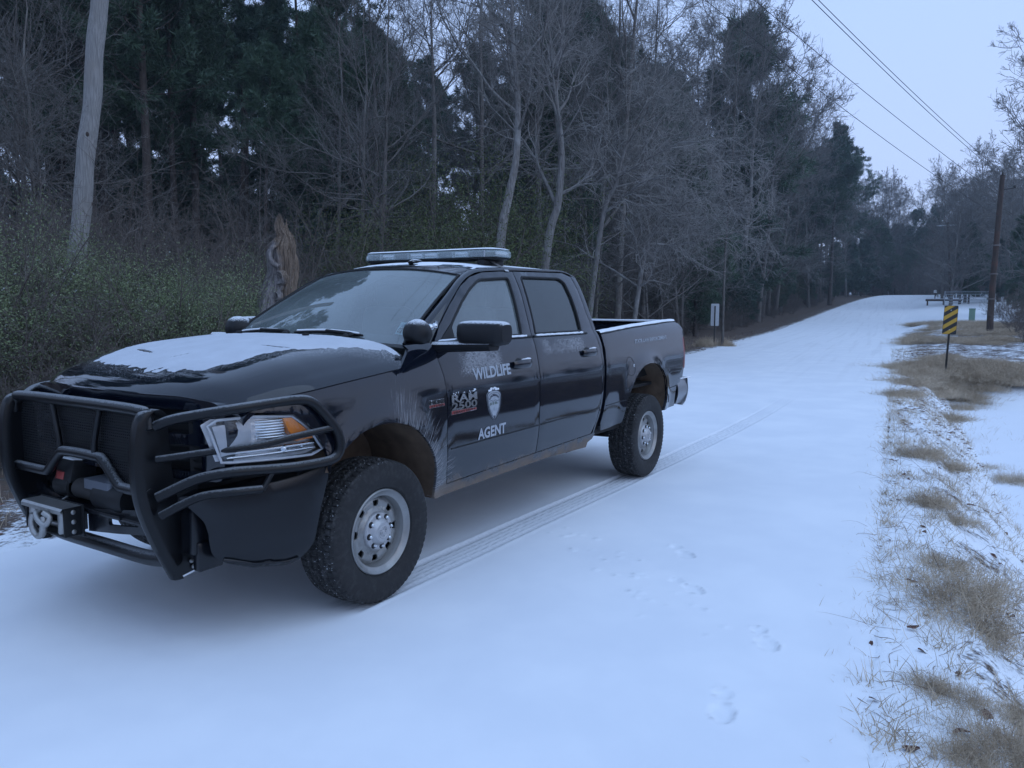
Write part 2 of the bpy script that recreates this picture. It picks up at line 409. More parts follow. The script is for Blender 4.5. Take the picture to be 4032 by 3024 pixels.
# ---- the snow-covered ice of the creek beside the bank
cxs, cys = np.linspace(14, -24, 60), np.linspace(0, 1, 24); CX = np.repeat(cxs[:, None], 24, 1); CY = yr(CX)+1.0+cys[None]*5.2
I = np.arange(59)[:, None]; J = np.arange(23)[None]
cme = fast_mesh('frozen_creek', np.stack([CX, CY, np.full_like(CX, -.695)+.008*wob(CX, CY, 1.2, 4)], -1).reshape(-1, 3), [np.stack([I*24+J, (I+1)*24+J, (I+1)*24+J+1, I*24+J+1], -1).reshape(-1, 4)], [simple('snow_on_ice', (.78, .81, .86), .85, var=.03, scale=2, bump=.1)], smooth=180)
link('frozen_creek', cme, kind='structure')

# ================================================================== woodland
def tubes(P, R, m):
    """P (N,k,3) polylines, R (N,k) radii -> verts, quads"""
    N, k, _ = P.shape
    T = np.gradient(P, axis=1); T /= np.linalg.norm(T, axis=2, keepdims=True)+1e-9
    up = np.where(np.abs(T[..., 2:3]) < .92, np.array([0, 0, 1.0]), np.array([1.0, 0, 0]))
    A = np.cross(T, up); A /= np.linalg.norm(A, axis=2, keepdims=True)+1e-9; B = np.cross(T, A)
    th = np.arange(m)*2*np.pi/m
    V = P[:, :, None, :]+R[:, :, None, None]*(np.cos(th)[None, None, :, None]*A[:, :, None, :]+np.sin(th)[None, None, :, None]*B[:, :, None, :])
    base = (np.arange(N)*k*m)[:, None, None]; i = (np.arange(k-1)*m)[None, :, None]; q = np.arange(m)[None, None, :]
    a = base+i+q; b = base+i+(q+1) % m
    return V.reshape(-1, 3), np.stack([a, b, b+m, a+m], -1).reshape(-1, 4)
def unit(v): return v/(np.linalg.norm(v, axis=-1, keepdims=True)+1e-9)
def grow(g, S0, D0, L, R0_, k, wander, lift, taper=.75):
    """branches as wandering polylines"""
    N = len(S0); P = np.zeros((N, k+1, 3)); P[:, 0] = S0; d = unit(D0)
    for i in range(k):
        d = unit(d+wander*g.normal(size=(N, 3))+np.array([0, 0, 1.0])*lift); P[:, i+1] = P[:, i]+d*(L/k)[:, None]
    t = np.linspace(0, 1, k+1)[None]; R = R0_[:, None]*(1-taper*t)
    return P, R
def children(g, P, R, n, t0, t1, ang0, ang1, ratio, L, rratio):
    """n children on each branch of P"""
    N, k1, _ = P.shape; k = k1-1
    t = g.uniform(t0, t1, (N, n)); f = t*k; i = np.clip(f.astype(int), 0, k-1); fr = (f-i)[..., None]
    idx = np.arange(N)[:, None]; S_ = P[idx, i]*(1-fr)+P[idx, i+1]*fr; T = unit(P[idx, i+1]-P[idx, i])
    rp = R[idx, i]*(1-fr[..., 0])+R[idx, i+1]*fr[..., 0]
    rnd = unit(np.cross(T, g.normal(size=T.shape))); a = np.radians(g.uniform(ang0, ang1, (N, n)))[..., None]
    D = T*np.cos(a)+rnd*np.sin(a)
    Ln = L[:, None]*ratio*g.uniform(.55, 1.15, (N, n))*(1.15-.55*t)
    return S_.reshape(-1, 3), D.reshape(-1, 3), Ln.ravel(), np.maximum((rp*rratio).ravel(), .0022)
class Geo:
    def __init__(s): s.v = []; s.f = {}; s.n = 0
    def add(s, v, f):
        f = np.asarray(f)
        if not len(f): return s
        s.v.append(v); s.f.setdefault(f.shape[1], []).append(f+s.n); s.n += len(v); return s
    def mesh(s, name, mat, smooth=None):
        return fast_mesh(name, np.concatenate(s.v), [np.concatenate(x) for x in s.f.values()], [mat], smooth=smooth)
def bark(name, c0, c1, sc=6, lich=None):
    m, nt, b = nmat(name); x = X(nt); co = x.coord(); o = x.sep(co)
    st = x.comb(x.m('MULTIPLY', o[0], 6.0), x.m('MULTIPLY', o[1], 6.0), x.m('MULTIPLY', o[2], .9))
    n = x.noise(st, sc, 5, .62); n2 = x.noise(co, 1.3, 4, .6)
    c = x.mix(x.ramp(n, .3, .7), c0, c1)
    if lich: c = x.mix(x.m('MULTIPLY', x.ramp(n2, .48, .66), .7), c, lich)
    rv = x.rand(); c = x.mix(x.m('MULTIPLY', rv, .35), c, tuple(v*.55 for v in c0))
    x.link(c, b.inputs['Base Color']); b.inputs['Roughness'].default_value = .9; x.link(x.bump(n, .7, .02), b.inputs['Normal']); return m
BK_PALE = bark('pale_bark', (.115, .105, .10), (.27, .255, .24), 5, (.34, .34, .33))
BK_GREY = bark('grey_bark', (.085, .075, .068), (.19, .17, .155), 5, (.24, .24, .22))
TWIG = bark('twig_bark', (.120, .112, .104), (.215, .203, .190), 3)
TWIG_P = bark('pale_twig_bark', (.21, .197, .185), (.34, .325, .31), 3)
BK_PINE = bark('pine_bark', (.050, .040, .036), (.135, .105, .090), 4)
BRUSH = bark('brush_stems', (.098, .080, .070), (.175, .147, .130), 3)
def leafmat(name, c0, c1, c2=None, tr=.25):
    m, nt, b = nmat(name); x = X(nt); co = x.coord(); n = x.noise(co, 1.7, 4, .6); n2 = x.noise(co, 14, 2, .6)
    c = x.mix(x.ramp(n, .32, .68), c0, c1)
    if c2: c = x.mix(x.ramp(n2, .62, .78), c, c2)
    c = x.mix(x.m('MULTIPLY', x.rand(), .45), c, tuple(v*.6 for v in c0)); x.link(c, b.inputs['Base Color']); b.inputs['Roughness'].default_value = .6
    b.inputs['Specular IOR Level'].default_value = .3; return m
PINE = leafmat('pine_needles', (.042, .080, .052), (.090, .150, .092), (.13, .155, .10))
PINE_D = leafmat('dark_pine_needles', (.034, .070, .054), (.074, .130, .092))
HOLLY = leafmat('evergreen_leaves', (.070, .095, .036), (.150, .175, .068), (.19, .19, .10))
PRIV = leafmat('privet_leaves', (.15, .195, .095), (.27, .315, .165), (.50, .54, .46))
FROSTY = leafmat('frosted_leaves', (.22, .25, .22), (.36, .39, .36))
VINE = leafmat('dead_leaves', (.085, .055, .040), (.15, .10, .07))

def needle_tufts(g, C, D, n, L, W, droop=.0):
    """brush-like puffs of long needles at C pointing along D"""
    N = len(C); v = unit(D[:, None, :]*.75+g.normal(size=(N, n, 3))*.62); v[..., 2] -= droop; v = unit(v)
    l = L*g.uniform(.65, 1.15, (N, n, 1)); s = unit(np.cross(v, g.normal(size=v.shape)))*W*.5
    c = C[:, None, :]+g.normal(size=(N, n, 3))*L*.18
    V = np.stack([c-s*.6, c+s*.6, c+v*l*.6+s, c+v*l, c+v*l*.6-s], 2).reshape(-1, 3); k = N*n
    i = np.arange(k)*5
    return V, np.stack([i, i+1, i+2, i+3, i+4], -1)
def leaves(g, C, n, spread, L, W):
    N = len(C); c = C[:, None, :]+g.normal(size=(N, n, 3))*spread
    a = unit(g.normal(size=(N, n, 3))+np.array([0, 0, .25])); s = unit(np.cross(a, g.normal(size=a.shape))); l = L*g.uniform(.6, 1.2, (N, n, 1))
    nrm = np.cross(a, s)
    V = np.stack([c, c+a*l*.5+s*W*.5+nrm*W*.15, c+a*l, c+a*l*.5-s*W*.5+nrm*W*.15], 2).reshape(-1, 3); i = np.arange(N*n)*4
    return V, np.stack([i, i+1, i+2, i+3], -1)

def make_bare(seed, H, r0, lean=(0, 0), fork=.45, nmain=11, n2=9, n3=7, n4=4, trunk=None, spread=.42, lift=.10, tmin=.28, bk=None, tw=None, name='bare_tree', rmin=1.0):
    g = np.random.default_rng(seed)
    if trunk is None:
        k = 14; z = np.linspace(0, 1, k); w = np.cumsum(g.normal(size=(k, 2))*.018*H/3, axis=0)
        P0 = np.stack([lean[0]*z*H+w[:, 0]*z, lean[1]*z*H+w[:, 1]*z, z*H], 1)
    else: P0 = smooth_line(trunk, 6); H = P0[-1, 2]
    k = len(P0); R0_ = r0*(1-.86*np.linspace(0, 1, k)**.9); R0_[0] *= 1.35; P0 = P0[None]; R0_ = R0_[None]
    tr = Geo(); cr = Geo(); tr.add(*tubes(P0, R0_, 9))
    L0 = np.array([H])
    S1, D1, L1, q1 = children(g, P0, R0_, nmain, tmin, .97, 38, 72, spread, L0, .55); P1, R1 = grow(g, S1, D1, L1, np.minimum(q1, r0*.5), 8, .13, lift); tr.add(*tubes(P1, R1, 6))
    S2, D2, L2, q2 = children(g, P1, R1, n2, .12, .98, 28, 68, .50, L1, .62); P2, R2 = grow(g, S2, D2, L2, q2, 6, .16, lift*.8); cr.add(*tubes(P2, np.maximum(R2, .0045*rmin), 4))
    S3, D3, L3, q3 = children(g, P2, R2, n3, .10, 1.0, 25, 65, .55, L2, .66); P3, R3 = grow(g, S3, D3, L3, q3, 4, .18, lift*.6); cr.add(*tubes(P3, np.maximum(R3, .0042*rmin), 3))
    S4, D4, L4, q4 = children(g, P3, R3, n4, .15, 1.0, 22, 60, .60, L3, .7); P4, R4 = grow(g, S4, D4, L4, q4, 2, .15, .03); cr.add(*tubes(P4, np.maximum(R4, .0036*rmin), 3))
    root = thing(name, 'x', 'tree')
    link('trunk', tr.mesh('trunk', bk or BK_GREY, 180), root); link('crown', cr.mesh('crown', tw or TWIG), root)
    return root
def make_pine(seed, H, r0, crown0=.45, width=.17, dens_=1.0, mat=None, open_=1.0):
    g = np.random.default_rng(seed); k = 14; z = np.linspace(0, 1, k); w = np.cumsum(g.normal(size=(k, 2))*.02*H/10, axis=0)
    P0 = np.stack([w[:, 0], w[:, 1], z*H], 1)[None]; R0_ = (r0*(1-.9*z)+.01)[None]; R0_[0, 0] *= 1.25
    tr = Geo(); tr.add(*tubes(P0, R0_, 9)); cr = Geo()
    nb = int(72*dens_); t = g.uniform(crown0, .985, nb)**.92; t = np.sort(t)
    f = t*(k-1); i = np.clip(f.astype(int), 0, k-2); fr = (f-i)[:, None]; S1 = P0[0, i]*(1-fr)+P0[0, i+1]*fr
    az = g.uniform(0, 6.28, nb); prof = np.clip((1-t)/(1-crown0), 0, 1); prof = np.minimum(.28+prof*1.25, 1.0)*np.where(prof > .8, .75, 1)
    L1 = H*width*prof*g.uniform(.6, 1.2, nb); el = np.radians(g.uniform(-8, 30, nb)+28*(t-crown0)/(1-crown0))
    D1 = np.stack([np.cos(az)*np.cos(el), np.sin(az)*np.cos(el), np.sin(el)], 1)
    P1, R1 = grow(g, S1, D1, L1, np.full(nb, r0*.20)*(1.1-t), 6, .10, .07); tr.add(*tubes(P1, np.maximum(R1, .006), 5))
    S2, D2, L2, q2 = children(g, P1, R1, 7, .25, 1.0, 25, 60, .42, L1, .6); P2, R2 = grow(g, S2, D2, L2, q2, 3, .14, .10); tr.add(*tubes(P2, np.maximum(R2, .004), 3))
    C = np.concatenate([P2[:, -1], P2[:, -2], P1[:, -1], P2[:, 1][g.random(len(P2)) < .5*open_]]); D = np.concatenate([unit(P2[:, -1]-P2[:, -2]), unit(P2[:, -2]-P2[:, 0]), unit(P1[:, -1]-P1[:, -2]), unit(P2[:, 1]-P2[:, 0])[:len(C)-2*len(P2)-len(P1)]])
    cr.add(*needle_tufts(g, C, D, 26, .30, .030, .05))
    # dead snags under the crown
    nd = 14; td = g.uniform(min(.12, crown0*.4), crown0, nd); S_ = np.stack([np.interp(td, z, w[:, 0]), np.interp(td, z, w[:, 1]), td*H], 1); az = g.uniform(0, 6.28, nd)
    Pd, Rd = grow(g, S_, np.stack([np.cos(az), np.sin(az), g.uniform(-.2, .3, nd)], 1), g.uniform(.5, 1.8, nd), np.full(nd, .016), 4, .16, -.03); tr.add(*tubes(Pd, Rd, 3))
    root = thing('pine_tree', 'x', 'tree'); link('trunk', tr.mesh('trunk', BK_PINE, 180), root); link('crown', cr.mesh('crown', mat or PINE), root)
    return root
def make_leafy(seed, H, W, nst, ncl, leafL, mat, nl=26, stem=None, name='evergreen_shrub', zpow=.8, cat='shrub', low=.05):
    """leafy evergreen shrub: stems, twigs and thousands of separate leaves in uneven clumps"""
    g = np.random.default_rng(seed); tr = Geo(); cr = Geo()
    az = g.uniform(0, 6.28, nst); sp = g.uniform(.05, .55, nst); D = np.stack([np.cos(az)*sp, np.sin(az)*sp, np.ones(nst)], 1)
    S0 = np.stack([np.cos(az)*.12*W*g.random(nst), np.sin(az)*.12*W*g.random(nst), np.zeros(nst)-.05], 1)
    P1, R1 = grow(g, S0, D, H*g.uniform(.6, 1.0, nst), np.full(nst, .022*H/2.5), 7, .12, .02); tr.add(*tubes(P1, R1, 5))
    S2, D2, L2, q2 = children(g, P1, R1, ncl, low, 1.0, 30, 85, W/H*.55, np.full(nst, H), .5); P2, R2 = grow(g, S2, D2, L2, q2, 4, .18, .03); tr.add(*tubes(P2, np.maximum(R2, .004), 3))
    C = np.concatenate([P2[:, 2], P2[:, 3], P2[:, 4], P1[:, -1]]); C = C[g.random(len(C)) < .85]
    cr.add(*leaves(g, C, nl, .13*H/2.5, leafL, leafL*.45)); fz = Geo(); top = C[(C[:, 2] > H*.45) & (g.random(len(C)) < .09)]; fz.add(*leaves(g, top, 7, .10*H/2.5, leafL*1.1, leafL*.5))
    root = thing(name, 'x', cat); link('stem', tr.mesh('stem', BRUSH, 180), root); link('foliage', cr.mesh('foliage', mat), root)
    if mat is PRIV: link('frosted_leaves', fz.mesh('frosted_leaves', FROSTY), root)
    return root
def make_brush(seed, H, nst, n2=12, n3=5, mat=None, spread=.5, name='bare_shrub'):
    g = np.random.default_rng(seed); tr = Geo(); cr = Geo()
    az = g.uniform(0, 6.28, nst); sp = g.uniform(.0, spread, nst); D = np.stack([np.cos(az)*sp, np.sin(az)*sp, np.ones(nst)], 1)
    S0 = np.stack([np.cos(az), np.sin(az), np.zeros(nst)], 1)*g.uniform(0, .35*H/2.5, nst)[:, None]-[0, 0, .05]
    L = H*g.uniform(.5, 1.05, nst); P1, R1 = grow(g, S0, D, L, g.uniform(.006, .017, nst)*H/2.5, 8, .12, .0); tr.add(*tubes(P1, np.maximum(R1, .003), 4))
    S2, D2, L2, q2 = children(g, P1, R1, n2, .15, 1.0, 25, 70, .38, L, .6); P2, R2 = grow(g, S2, D2, L2, q2, 5, .18, .02); cr.add(*tubes(P2, np.maximum(R2, .003), 3))
    S3, D3, L3, q3 = children(g, P2, R2, n3, .2, 1.0, 25, 65, .5, L2, .7); P3, R3 = grow(g, S3, D3, L3, q3, 2, .18, .0); cr.add(*tubes(P3, np.maximum(R3, .0026), 3))
    root = thing(name, 'x', 'shrub'); link('stem', tr.mesh('stem', mat or BRUSH, 180), root); link('twigs', cr.mesh('twigs', mat or BRUSH), root); return root

CAMP = np.array(CAM_POS)
def at(px, dist, z=None):
    """ground point seen in pixel column px (photo 2212 wide) at horizontal distance dist"""
    az = math.radians(CAM_YAW)-math.atan((px*1.8228-2016)/3037.5); x, y = CAMP[0]+dist*math.cos(az), CAMP[1]+dist*math.sin(az)
    return (x, y, float(ground_z(x, y)) if z is None else z)
def put(proto, loc, rz, sc=1.0, label=None, group=None, tilt=None, cat=None):
    o = copy_tree(proto, loc, rz, sc, label, group, tilt)
    if cat: o['category'] = cat
    if group is None and 'group' in o: del o['group']
    return o
def drop(proto):
    for ch in list(proto.children): bpy.data.objects.remove(ch)
    bpy.data.objects.remove(proto)
FR = random.Random(11)
pines = [make_pine(21, 17, .17, .42, .17, 1.15), make_pine(22, 19, .18, .50, .15, 1.0, PINE_D), make_pine(23, 15, .15, .36, .20, 1.2), make_pine(24, 18, .16, .55, .16, .9, None, .6)]
young = [make_pine(31, 8, .09, .05, .25, 1.5, PINE_D), make_pine(32, 10, .10, .08, .22, 1.6)]
bares = [make_bare(41, 15, .15, (.03, 0)), make_bare(42, 17, .17, (-.04, .03), nmain=13, spread=.36), make_bare(43, 13, .12, (.05, .04), spread=.5, lift=.04, nmain=14, tmin=.15), make_bare(44, 16, .14, (0, -.05), spread=.40, lift=.16, nmain=12), make_bare(45, 11, .09, (.08, 0), spread=.55, lift=.0, nmain=16, tmin=.10)]
fars = [make_bare(46, 15, .16, (.03, 0), nmain=16, tmin=.10, spread=.42, n2=8, n3=6, n4=4, rmin=2.6), make_bare(47, 17, .17, (-.03, .03), nmain=15, tmin=.15, spread=.36, lift=.14, n2=8, n3=6, n4=4, rmin=2.6), make_bare(48, 12, .12, (.04, .03), nmain=18, tmin=.06, spread=.52, lift=.03, n2=8, n3=6, n4=3, rmin=2.6)]
brush = [make_brush(51, 3.0, 16), make_brush(52, 2.3, 20, spread=.8), make_brush(53, 4.2, 14, n2=14, spread=.35), make_brush(54, 1.5, 22, n2=9, n3=4, spread=.9)]
privet = [make_leafy(61, 2.5, 2.2, 14, 20, .040, PRIV, nl=34), make_leafy(62, 2.0, 2.4, 15, 18, .038, PRIV, nl=34), make_leafy(63, 2.9, 2.0, 13, 22, .040, PRIV, nl=34)]
holly = [make_leafy(71, 5.5, 4.0, 9, 26, .085, HOLLY, nl=22, name='evergreen_tree', cat='tree'), make_leafy(72, 7.0, 4.2, 8, 32, .09, HOLLY, nl=22, name='evergreen_tree', cat='tree')]

# ---- landmark trees, each placed where the photograph shows it
def landmark(px, dist, trunk_px, r0, seed, label, **kw):
    """trunk drawn through pixel points (px, py) at one distance"""
    o = at(px, dist); dirr = np.array([o[0]-CAMP[0], o[1]-CAMP[1]])/dist; pts = []
    for (qx, qy) in trunk_px:
        f = np.array(cam_axes()); v = f[0]*(qx*1.8228-2016)/3037.5+f[1]*(qy*1.8228-1512)/3037.5+f[2]; t = dist/(v[:2]@dirr)
        p = CAMP+v*t; pts.append((p[0]-o[0], p[1]-o[1], p[2]-o[2]))
    pts[0] = (pts[0][0], pts[0][1], -.1)
    b = make_bare(seed, 0, r0, trunk=pts, **kw); b.location = o; b['label'] = label; return b
landmark(1190, 21.5, [(1150, 690), (1185, 520), (1205, 440), (1213, 330), (1200, 200), (1210, 110), (1216, 0), (1222, -140), (1228, -260)], .135, 81, 'tall pale tree with a slender wavy trunk behind the cab roof', bk=BK_PALE, tw=TWIG_P, nmain=17, tmin=.20, lift=.06, spread=.36)
landmark(1085, 21.0, [(1062, 690), (1082, 520), (1100, 420), (1116, 330), (1118, 200), (1108, 90), (1104, -60), (1100, -220)], .15, 82, 'pale trunk that bends left above the light bar', bk=BK_PALE, tw=TWIG_P, nmain=12, tmin=.40, lift=.12, spread=.33)
landmark(940, 26, [(930, 620), (938, 320), (936, 200), (932, 60), (930, -120)], .10, 83, 'thin straight grey trunk rising among dark evergreens left of the light bar', bk=BK_GREY, nmain=11, tmin=.4, lift=.15, spread=.34)
landmark(1290, 22.5, [(1262, 640), (1300, 480), (1330, 400), (1345, 340), (1375, 260), (1410, 210)], .085, 84, 'low pale tree with arching limbs reaching over the truck bed', bk=BK_PALE, tw=TWIG_P, nmain=20, tmin=.12, lift=-.02, spread=.62)
landmark(1390, 24, [(1360, 660), (1395, 540), (1440, 450), (1480, 380), (1520, 350)], .08, 85, 'crooked bare tree with drooping pale limbs right of the truck bed', bk=BK_PALE, tw=TWIG_P, nmain=18, tmin=.12, lift=-.05, spread=.60)
landmark(810, 27, [(800, 600), (812, 350), (808, 180), (800, 60), (790, -90)], .09, 86, 'thin grey tree with fine upright twigs against the sky above the windshield', bk=BK_GREY, nmain=12, tmin=.35, lift=.2, spread=.34)
landmark(1570, 33, [(1562, 700), (1566, 560), (1580, 380), (1590, 200), (1600, 60), (1606, -100)],   .055, 87, 'slim grey tree just behind the pale marker panel by the road', bk=BK_GREY, nmain=14, tmin=.25, lift=.05, spread=.42)
# named pines on the left
put(pines[0], at(325, 27), .4, 1.02, 'tall pine with a bare dark trunk just right of the leaning pole')
put(pines[3], at(432, 31), 2.4, 1.05, 'open-crowned pine with sky showing through its branches')
put(pines[1], at(545, 34), 1.4, .98, 'dense dark pine whose pointed top stands against the sky')
put(pines[3], at(655, 36), 3.9, .98, 'slim airy pine right of the dense dark pine')
put(young[1], at(735, 33), 1.0, 1.15, 'bushy young pine between the slim pine and the grey trunks')
put(holly[1], at(990, 23.5), .5, .82, 'olive green evergreen tree behind the light bar'); put(holly[0], at(860, 22.5), 2.0, .86, 'olive evergreen tree above the windshield')
put(holly[0], at(915, 21), 4.0, .74, 'low olive evergreen tree left of the light bar'); put(holly[1], at(1035, 20.5), 1.1, .66, 'low olive evergreen tree over the light bar, in front of the pale trunks'); put(holly[0], at(800, 23), 5.2, .62, 'small olive evergreen tree above the left windshield corner'); put(holly[0], at(1060, 26), 3.5, 1.25, 'taller evergreen tree behind the pale bending trunk')

# ---- the wood along the left side of the road
LP = 'pine tree in the dark wood left of the road'; LB = 'leafless tree with fine grey twigs in the wood left of the road'
LY = 'young pine with branches to the ground in the wood'; LS = 'leafless brown shrub at the edge of the wood'; LE = 'olive green evergreen tree among the trunks of the wood'
def inv_dist(x, y): return math.hypot(x-CAMP[0], y-CAMP[1])
def blocked(x, y):
    az = math.degrees(math.atan2(y-CAMP[1], x-CAMP[0])) % 360; px = (2016+3037.5*math.tan(math.radians(CAM_YAW-az)))/1.8228; return px
def where_(px, dd):
    if px < 130: return 'left of the leaning pole'
    if px < 560: return 'between the leaning pole and the broken stump'
    if px < 1230: return 'above the cab of the truck'
    if px < 1560: return 'above the truck bed'
    if px < 1800: return 'right of the white marker panel'
    return 'far along the left side of the road'
s = -14.0
while s < 190:                                                   # rows going back from the road edge
    far = s > 60
    for row, (e0, e1) in enumerate(((3.6, 6.0), (6.5, 10.5), (11, 16), (17, 24), (25, 34), (35, 46), (47, 60))):
        if far and row > 3: continue
        x = -s+FR.uniform(-1.5, 1.5); y = float(yl(x))-FR.uniform(e0, e1)
        dd = inv_dist(x, y); px = blocked(x, y); az = math.degrees(math.atan2(y-CAMP[1], x-CAMP[0])) % 360
        if dd < 11 or az > 262 or az < 150: continue
        if (px < 760 or az > 246) and dd < 23+3*math.sin(px*.05): continue
        if az > 245.5 and dd < 36: continue           # open thicket in front of the pines
        if 250 < px < 560 and dd < 26: continue
        if 760 <= px < 1250 and row == 0: continue
        z = float(ground_z(x, y))-.05; r = FR.random(); rz = FR.uniform(0, 6.28); tl = (FR.gauss(0, .03), FR.gauss(0, .03)); wh = where_(px, dd)
        if row == 0: kind = 'bare' if r < .74 else 'young'
        elif row == 1: kind = 'bare' if r < .42 else ('pine' if r < .74 else 'young')
        elif row == 2: kind = 'pine' if r < .50 else ('bare' if r < .72 else 'young')
        elif row < 5: kind = 'pine' if r < .66 else ('bare' if r < .74 else 'young')
        else: kind = 'young' if r < .7 else 'pine'
        if px < 130 and row < 3 and r < .6: kind = 'bare'
        cap_ = (dd*(.345 if 400 < px < 760 else .40)+1.5)/17.5 if 250 < px < 1000 else 9
        if px > 1800: cap_ = max(.25, (dd*.135+1.2-z)/16)
        if kind == 'bare':
            bt_ = FR.choice((2, 4, 2, 1, 3)) if row == 0 else FR.choice(range(5))
            h = min(cap_, FR.uniform(.85, 1.15)*(1.0 if row == 0 else 1.05)*(1.28 if far else 1.0)); put(bares[bt_] if dd < 48 else fars[bt_ % 3], (x, y, z), rz, h, 'thin grey leafless tree '+wh, 'leafless trees '+wh, tl)
        elif kind == 'pine': put(FR.choice(pines), (x, y, z), rz, min(cap_*FR.uniform(.85, 1.0), FR.uniform(.85, 1.15)*(1.2 if far else 1.0)), 'pine tree standing in the wood '+wh, 'pine trees '+wh, tl)
        else: put(FR.choice(young), (x, y, z), rz, FR.uniform(.6, 1.15), 'bushy young pine '+wh, 'young pines '+wh)
    s += 2.5 if s < 40 else (3.2 if s < 90 else 5.0)
# understorey: bare brush along the edge and inside the wood
s = -9.0
while s < 120:
    for e0, e1, nn in ((3.2, 5.0, 1), (5.5, 9, 1), (10, 16, 1), (17, 24, 1)):
        if s > 45 and e0 > 6: continue
        x = -s+FR.uniform(-1, 1); y = float(yl(x))-FR.uniform(e0, e1)
        if inv_dist(x, y) < 9: continue
        px = blocked(x, y)
        big = e0 > 5
        put(brush[FR.choice((0, 1, 2) if big else (0, 1, 3))], (x, y, float(ground_z(x, y))), FR.uniform(0, 6.28), FR.uniform(.7, 1.15)*(1.25 if big else .85), 'leafless brown shrub '+where_(px, 0), 'leafless shrubs '+where_(px, 0))
    if FR.random() < .30 and s > 8:
        x = -s; y = float(yl(x))-FR.uniform(6, 13)
        if inv_dist(x, y) > 18: put(FR.choice(holly), (x, y, float(ground_z(x, y))), FR.uniform(0, 6.28), FR.uniform(.55, 1.0), 'olive green evergreen tree '+where_(blocked(x, y), 0), 'evergreen trees '+where_(blocked(x, y), 0))
    s += 1.6 if s < 40 else 2.6
# the olive privet thicket on the left, in front of the leaning pole
for k, (px, dd, v, sc) in enumerate(((40, 12.2, 0, 1.0), (120, 11.8, 1, .88), (210, 12.6, 2, 1.0), (285, 12.8, 1, .82), (370, 12.9, 0, .95), (440, 12.6, 2, .78), (505, 13.2, 1, .98), (560, 14.2, 0, .82), (-40, 12.5, 2, 1.0), (150, 14.2, 0, 1.12), (330, 14.6, 2, .86), (470, 15.0, 0, 1.02), (-120, 13.5, 1, 1.1), (640, 15.8, 1, .7))):
    o_ = put(privet[v], at(px, dd), k*1.3, (sc*FR.uniform(.8, 1.2), sc*FR.uniform(.8, 1.2), sc*FR.uniform(.68, 1.14)), 'olive green privet bush in the thicket left of the truck', 'privet bushes of the left thicket')
for k in range(9):
    px = -60+70*k; put(brush[FR.choice((0, 1, 2))], at(px, FR.uniform(11.3, 13.6)), k*1.9, FR.uniform(.55, .85), 'bare brown stems growing up through the privet thicket', 'bare stems in the privet thicket')
for k, (px, dd, v, sc) in enumerate(((120, 10.6, 3, 1.3), (60, 10.2, 3, 1.0), (230, 11.2, 1, .85), (20, 9.8, 3, .8), (300, 11.6, 3, 1.0), (90, 11.0, 0, .62), (150, 11.2, 0, .55), (390, 12.0, 3, 1.0))):
    put(brush[v], at(px, dd), k*2.1, sc, 'reddish brown twiggy shrub in front of the privet thicket', 'twiggy shrubs in front of the thicket')

# ---- woods beyond the crest, and along the right side
LF = 'hazy leafless tree closing the far end of the road'; LR = 'leafless tree behind the bank on the right'
for k in range(60):
    px = FR.uniform(1885, 2300); dd = FR.uniform(165, 235); p = at(px, dd)
    put(FR.choice(fars), (p[0], p[1], float(base_z(p[0]))-.5), FR.uniform(0, 6.28), FR.uniform(.85, 1.25)*1.15, LF, 'far leafless trees')
for k in range(26):
    px = FR.uniform(1885, 2060); dd = FR.uniform(170, 225); p = at(px, dd)
    put(FR.choice(pines+young), (p[0], p[1], float(base_z(p[0]))-.8), FR.uniform(0, 6.28), FR.uniform(.7, 1.1), 'hazy dark pine closing the far end of the road', 'far pines')
for (px, dd, v, sc) in ((2105, 120, 1, 1.1), (2150, 105, 3, 1.05), (2185, 90, 0, 1.1), (2215, 74, 4, 1.2), (2240, 66, 1, 1.0), (2060, 150, 2, 1.25), (2130, 140, 0, 1.15), (2270, 60, 2, 1.0), (2010, 175, 4, 1.4)):
    put(fars[v % 3] if dd > 50 else bares[v], at(px, dd), px*.7, sc, LR, 'leafless trees on the right')
for (px, dd, v, sc) in ((2200, 78, 1, .8), (2235, 70, 0, .9), (2160, 125, 1, 1.0)):
    put(young[v], at(px, dd), px*.3, sc, 'dark young pine behind the right-hand pole', 'dark pines on the right')
for (px, dd, v, sc) in ((2195, 40, 1, .85), (2225, 36, 0, .8), (2180, 48, 3, 1.3), (2210, 46, 2, .6), (2150, 64, 3, 1.2), (2250, 33, 1, .9)):
    put(brush[v], at(px, dd), px*.9, sc, 'dark brushy shrub at the foot of the right-hand pole', 'shrubs by the right-hand pole')
for k in range(95):                                             # low growth filling the foot of the far trees
    px = FR.uniform(1840, 2260); dd = FR.uniform(158, 215) if px < 2010 else FR.uniform(118, 200); p = at(px, dd)
    put(brush[FR.choice((0, 2, 3))], (p[0], p[1], p[2]-.3), FR.uniform(0, 6.28), FR.uniform(1.6, 3.0), 'far dark brush below the hazy trees at the end of the road', 'far brush')
for k in range(34):
    px = FR.uniform(2020, 2280); dd = FR.uniform(95, 165); p = at(px, dd); put(FR.choice(fars), p, FR.uniform(0, 6.28), FR.uniform(.7, 1.05), LR, 'leafless trees on the right')
for k in range(14):
    px = FR.uniform(2060, 2280); dd = FR.uniform(100, 160); p = at(px, dd); put(FR.choice(young), p, FR.uniform(0, 6.28), FR.uniform(.7, 1.1), 'dark pine among the leafless trees on the right', 'dark pines among the right-hand trees')
for k in range(44):                                             # dark young pines closing the view between the trunks
    px = FR.uniform(150, 900); dd = FR.uniform(33, 62); put(FR.choice(young), at(px, dd), FR.uniform(0, 6.28), FR.uniform(.75, 1.15), 'bushy young pine '+where_(px, 0), 'young pines '+where_(px, 0))
